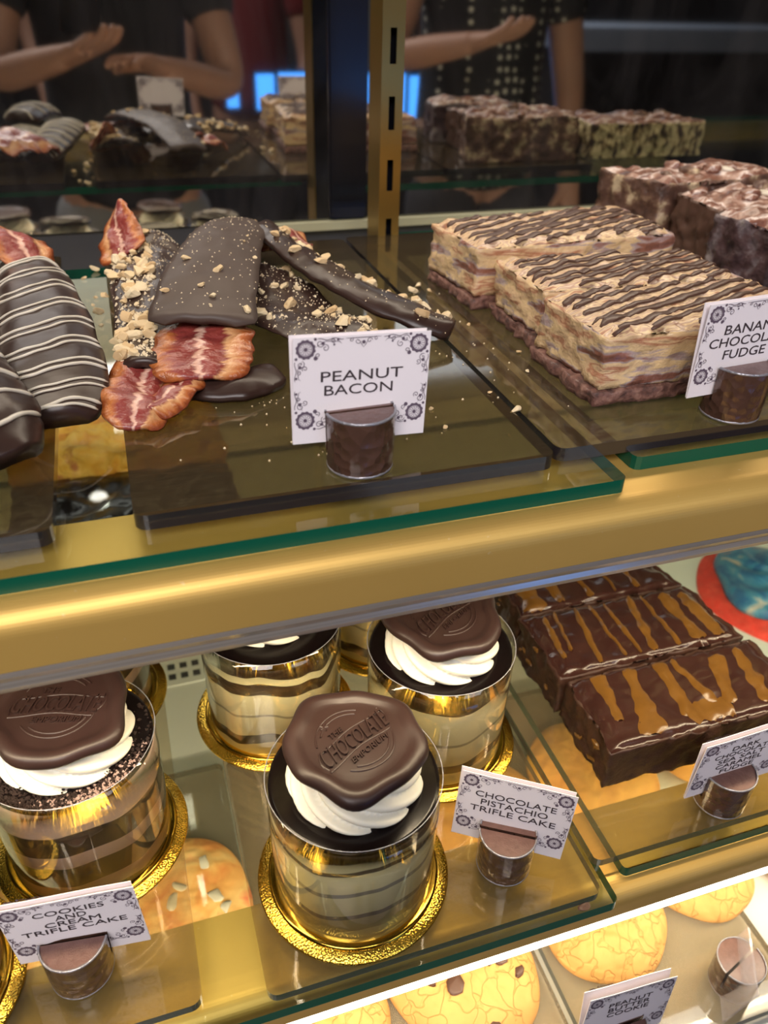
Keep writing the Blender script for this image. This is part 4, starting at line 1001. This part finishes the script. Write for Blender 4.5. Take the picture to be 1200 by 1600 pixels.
cookie(.3480, .3980, .0585, .014, M['cookie_amber'], 'golden cookie under the glass below the front caramel fudge slab', 9, crack=.4)
cookie(.4640, .3980, .0530, .014, M['cookie_amber'], 'golden cookie under the glass at the right edge', 10, crack=.4)
cookie(.4800, .2800, .0480, .014, M['cookie'], 'golden brown cookie at the right edge of the bottom deck', 11, crack=.6)
rc = cookie(.7050, .5750, .0950, .015, M['red_cookie'], 'big red cookie with a mound of blue icing at the right edge', 12, grp='iced red cookies', crack=.8, z=.6803)
vs, fs = [], []; seg, n = 100, 30
for i in range(n + 1):
    for k in range(seg):
        a = 2 * PI * k / seg; u = i / n; r = .072 * math.sin(u * PI / 2) * (1 + .08 * math.sin(4 * a)) + .0004
        vs.append((r * math.cos(a), r * math.sin(a), .012 + .026 * math.cos(u * PI / 2) ** .7 + .004 * math.sin(7 * a + 14 * u) * (1 - u)))
for i in range(n):
    for k in range(seg): a, b = i * seg + k, i * seg + (k + 1) % seg; fs.append((a, a + seg, b + seg, b))
fs.append(tuple(n * seg + k for k in range(seg))[::-1])
link('blue_icing', mesh('blue_icing', vs, fs), M['blue_icing'], rc)['label'] = 'swirled blue and cream icing'

# puck lamp under the case top, seen mirrored in the glass as a bright spot
pk = empty('puck_lamp', (-.094, .45, 1.655), 'small round lamp under the case top, seen as a white spot in the glass', 'lamp')
v, f = lathe([(.020, .012), (.020, 0), (.016, -.001), (.015, .002)], 40); link('lamp_housing', mesh('lamp_housing', v, f), M['cream_metal'], pk)
v, f = lathe([(.0148, .001), (.012, -.003), (.004, -.0045), (.0005, -.0046)], 40); link('lamp_bulb', mesh('lamp_bulb', v, f), emissive('bulb_glow', (1, .97, .9), 45), pk)

# ------------------------------------------------------------------ the shop side, seen only in the mirrors
M['screen'] = emissive('blue_screen', (.06, .30, .95), 3.2)
for k, (x0, x1, z0, z1) in enumerate([(.56, .61, .80, .93), (.69, .77, .79, .93), (.79, .94, .74, .935), (.955, 1.045, .76, .925), (1.08, 1.20, .56, .93), (1.215, 1.38, .56, .93), (1.40, 1.52, .58, .92)]):
    x0, x1, z0, z1 = x0 * .796, x1 * .796, 1.3 - (1.3 - z0) * .796, 1.3 - (1.3 - z1) * .796
    o = empty('display_screen', ((x0 + x1) / 2, -1.40, z0), 'glowing blue display screen in the shop, %s from the left in its row' % ('first', 'second', 'third', 'fourth', 'fifth', 'sixth', 'last')[k], 'screen', 'blue screens across the shop')
    wx = (x1 - x0) / 2; bm = bmesh.new(); box(bm, -wx - .008, wx + .008, -.03, -.004, -.008, z1 - z0 + .008); link('screen_frame', from_bm('screen_frame', bm), M['black'], o)
    bm = bmesh.new(); box(bm, -wx, wx, -.0045, 0, 0, z1 - z0); link('screen_face', from_bm('screen_face', bm), M['screen'], o)
ct = empty('shop_counter', (3.0, -2.5, 0), 'pale topped counter across the shop, mirrored at the upper right', 'counter')
bm = bmesh.new(); box(bm, -.75, .75, -.3, .3, 1.02, 1.12); link('counter_top', from_bm('counter_top', bm), M['counter_top'], ct)
bm = bmesh.new(); box(bm, -.7, .7, -.25, .25, 0, 1.02); link('counter_base', from_bm('counter_base', bm), M['wall'], ct)

M['skin'] = plain('skin', (.50, .27, .19), .5, bump=.1, bscale=60, sss=.1)
M['cloth_dark'] = plain('dark_cloth', (.018, .018, .025), .85, bump=.3, bscale=150)
M['cloth_red'] = plain('red_cloth', (.18, .015, .02), .85, bump=.3, bscale=150)
M['cloth_grey'] = plain('grey_cloth', (.20, .20, .21), .85, bump=.3, bscale=150)
M['hair'] = plain('dark_hair', (.02, .012, .009), .5, bump=.6, bscale=300)
t = NT('polka_cloth'); v = t.coord(); vo = t.n('TexVoronoi', {'Vector': v, 'Scale': 42.0, 'Randomness': .25})
M['cloth_dots'] = t.done(t.pbr(t.mix(t.ramp(vo.outputs[0], [(.20, (1, 1, 1)), (.26, (0, 0, 0))]), (.008, .008, .012), (.8, .78, .68)), .85))
def skin_obj(name, verts, edges, radii, mat, parent, root=0, sub=2):
    me = bpy.data.meshes.new(name); me.from_pydata(verts, edges, []); me.update()
    o = link(name, me, mat, parent)
    md = o.modifiers.new('skin', 'SKIN'); md.use_smooth_shade = True
    me.skin_vertices.new() if not me.skin_vertices else None
    for i, r in enumerate(radii):
        sv = me.skin_vertices[0].data[i]; sv.radius = (r, r) if not isinstance(r, tuple) else r; sv.use_root = (i == root)
    o.modifiers.new('subdivision', 'SUBSURF').levels = sub; o.modifiers['subdivision'].render_levels = sub
    return o
def person(name_label, loc, rz, top_mat, leg_mat, armpose, h=1.65):
    """standing figure: a continuous body under clothes; faces +y before rotation"""
    p = empty('person', loc, name_label, 'person', None, rz)
    k = h / 1.65
    V = [(0, 0, .92), (0, 0, 1.10), (0, .0, 1.28), (0, 0, 1.38), (0, .01, 1.44), (0, .02, 1.50), (0, .03, 1.575)]; Rr = [(.15, .11), (.125, .095), (.15, .10), (.10, .075), (.052, .052), (.070, .080), (.062, .078)]
    E = [(i, i + 1) for i in range(6)]
    def add(chain, root, rads):
        pr = root
        for c, r in zip(chain, rads): V.append(c); Rr.append(r); E.append((pr, len(V) - 1)); pr = len(V) - 1
        return pr
    for s in (-1, 1):
        add([(s * .09, 0, .84), (s * .10, .01, .48), (s * .10, -.01, .10), (s * .105, .05, .035), (s * .11, .14, .03)], 0, [.09, .062, .042, .038, .03])
        sh, el, wr = armpose[s]
        a = add([sh, el, wr], 3, [.055, .043, .027])
        d = (Vector(wr) - Vector(el)).normalized(); side = Vector((1, 0, 0)) * s; upv = d.cross(side).normalized()
        palm = Vector(wr) + d * .05; V.append(tuple(palm)); Rr.append((.030, .016)); E.append((a, len(V) - 1)); pi_ = len(V) - 1
        for q in range(4):
            o_ = side * (-.027 + .018 * q); L_ = (.062, .074, .078, .068)[q]
            b0 = palm + d * .035 + o_; add([tuple(b0), tuple(b0 + d * L_ * .5 + upv * .008), tuple(b0 + d * L_ * .8 + upv * .026)], pi_, [.0095, .0085, .0075])
        tb = Vector(wr) + d * .03 - side * .03; add([tuple(tb), tuple(tb - side * .02 + d * .03 + upv * .01), tuple(tb - side * .022 + d * .055 + upv * .02)], a, [.012, .0105, .009])
    V = [(x * k, y * k, z * k) for x, y, z in V]
    skin_obj('body', V, E, Rr, M['skin'], p)
    def shell(nm2, pts, rads, mat): 
        return skin_obj(nm2, pts, [(i, i + 1) for i in range(len(pts) - 1)], rads, mat, p)
    shell('shirt', [(0, 0, .80 * k), (0, 0, .95 * k), (0, 0, 1.12 * k), (0, 0, 1.30 * k), (0, 0, 1.41 * k)], [(.19, .15), (.18, .14), (.165, .13), (.19, .135), (.12, .095)], top_mat)
    for s in (-1, 1):
        sh, el, wr = [Vector(q) * k for q in armpose[s]]
        shell('sleeve', [tuple(Vector((s * .10, 0, 1.36)) * k), tuple(sh), tuple(sh.lerp(el, .55))], [.075, .072, .062], top_mat)
        shell('trouser_leg', [(s * .085 * k, 0, .88 * k), (s * .10 * k, .01, .48 * k), (s * .10 * k, 0, .08 * k)], [.115, .085, .06], leg_mat)
    vs, fs = lathe([(.001, .10), (.05, .09), (.085, .05), (.098, 0), (.096, -.06), (.085, -.12), (.06, -.13)], 32, False)
    vs = [(a, b - (.028 if True else 0), c) for a, b, c in vs if True]
    link('hair', mesh('hair', vs, fs), M['hair'], p, (0, 0, 1.57 * k))
    bm = bmesh.new(); bmesh.ops.create_cone(bm, segments=10, radius1=.016, radius2=.006, depth=.045, cap_ends=True); link('nose', from_bm('nose', bm, True), M['skin'], p, (0, .118 * k, 1.545 * k), (-.35, 0, 0))
    return p
relax = {-1: ((-.19, 0, 1.33), (-.25, .02, 1.05), (-.22, .12, .84)), 1: ((.19, 0, 1.33), (.25, .02, 1.05), (.22, .12, .84))}
shoot = {-1: ((-.19, 0, 1.33), (-.25, .09, 1.10), (-.11, .22, 1.15)), 1: ((.19, 0, 1.33), (.24, .10, 1.08), (.10, .22, 1.13))}
person('person in a dark top photographing the case, mirrored at the upper left', (.06, -.40, 0), 0, M['cloth_dark'], M['cloth_grey'], shoot)
person('person in a black top with pale dots, mirrored above the fudge', (.93, -.36, 0), -.1, M['cloth_dots'], M['cloth_dark'], {-1: ((-.19, 0, 1.33), (-.27, .05, 1.12), (-.16, .20, 1.16)), 1: relax[1]}, 1.68)
person('person in a red top further back in the shop', (.62, -1.95, 0), .3, M['cloth_red'], M['cloth_dark'], relax, 1.60)
person('person in a grey top in the middle of the shop', (1.20, -2.1, 0), -.3, M['cloth_grey'], M['cloth_dark'], relax, 1.7)
person('person in dark clothes standing across the shop', (.05, -2.3, 0), 0, M['cloth_dark'], M['cloth_dark'], relax, 1.7)
ph = empty('phone', (0, 0, 0), 'dark phone held up towards the glass by the photographer', 'phone')
ph.matrix_world = cam.matrix_world.copy()
bm = bmesh.new(); box(bm, -.014, .060, -.135, .016, .012, .020); bmesh.ops.bevel(bm, geom=bm.edges[:], offset=.003, segments=2, affect='EDGES'); link('phone_body', from_bm('phone_body', bm), M['black'], ph)
v, f = lathe([(.007, .0125), (.007, .009), (.005, .0088), (.001, .0088)], 24); link('phone_lens', mesh('phone_lens', v, f), M['glaze'], ph)
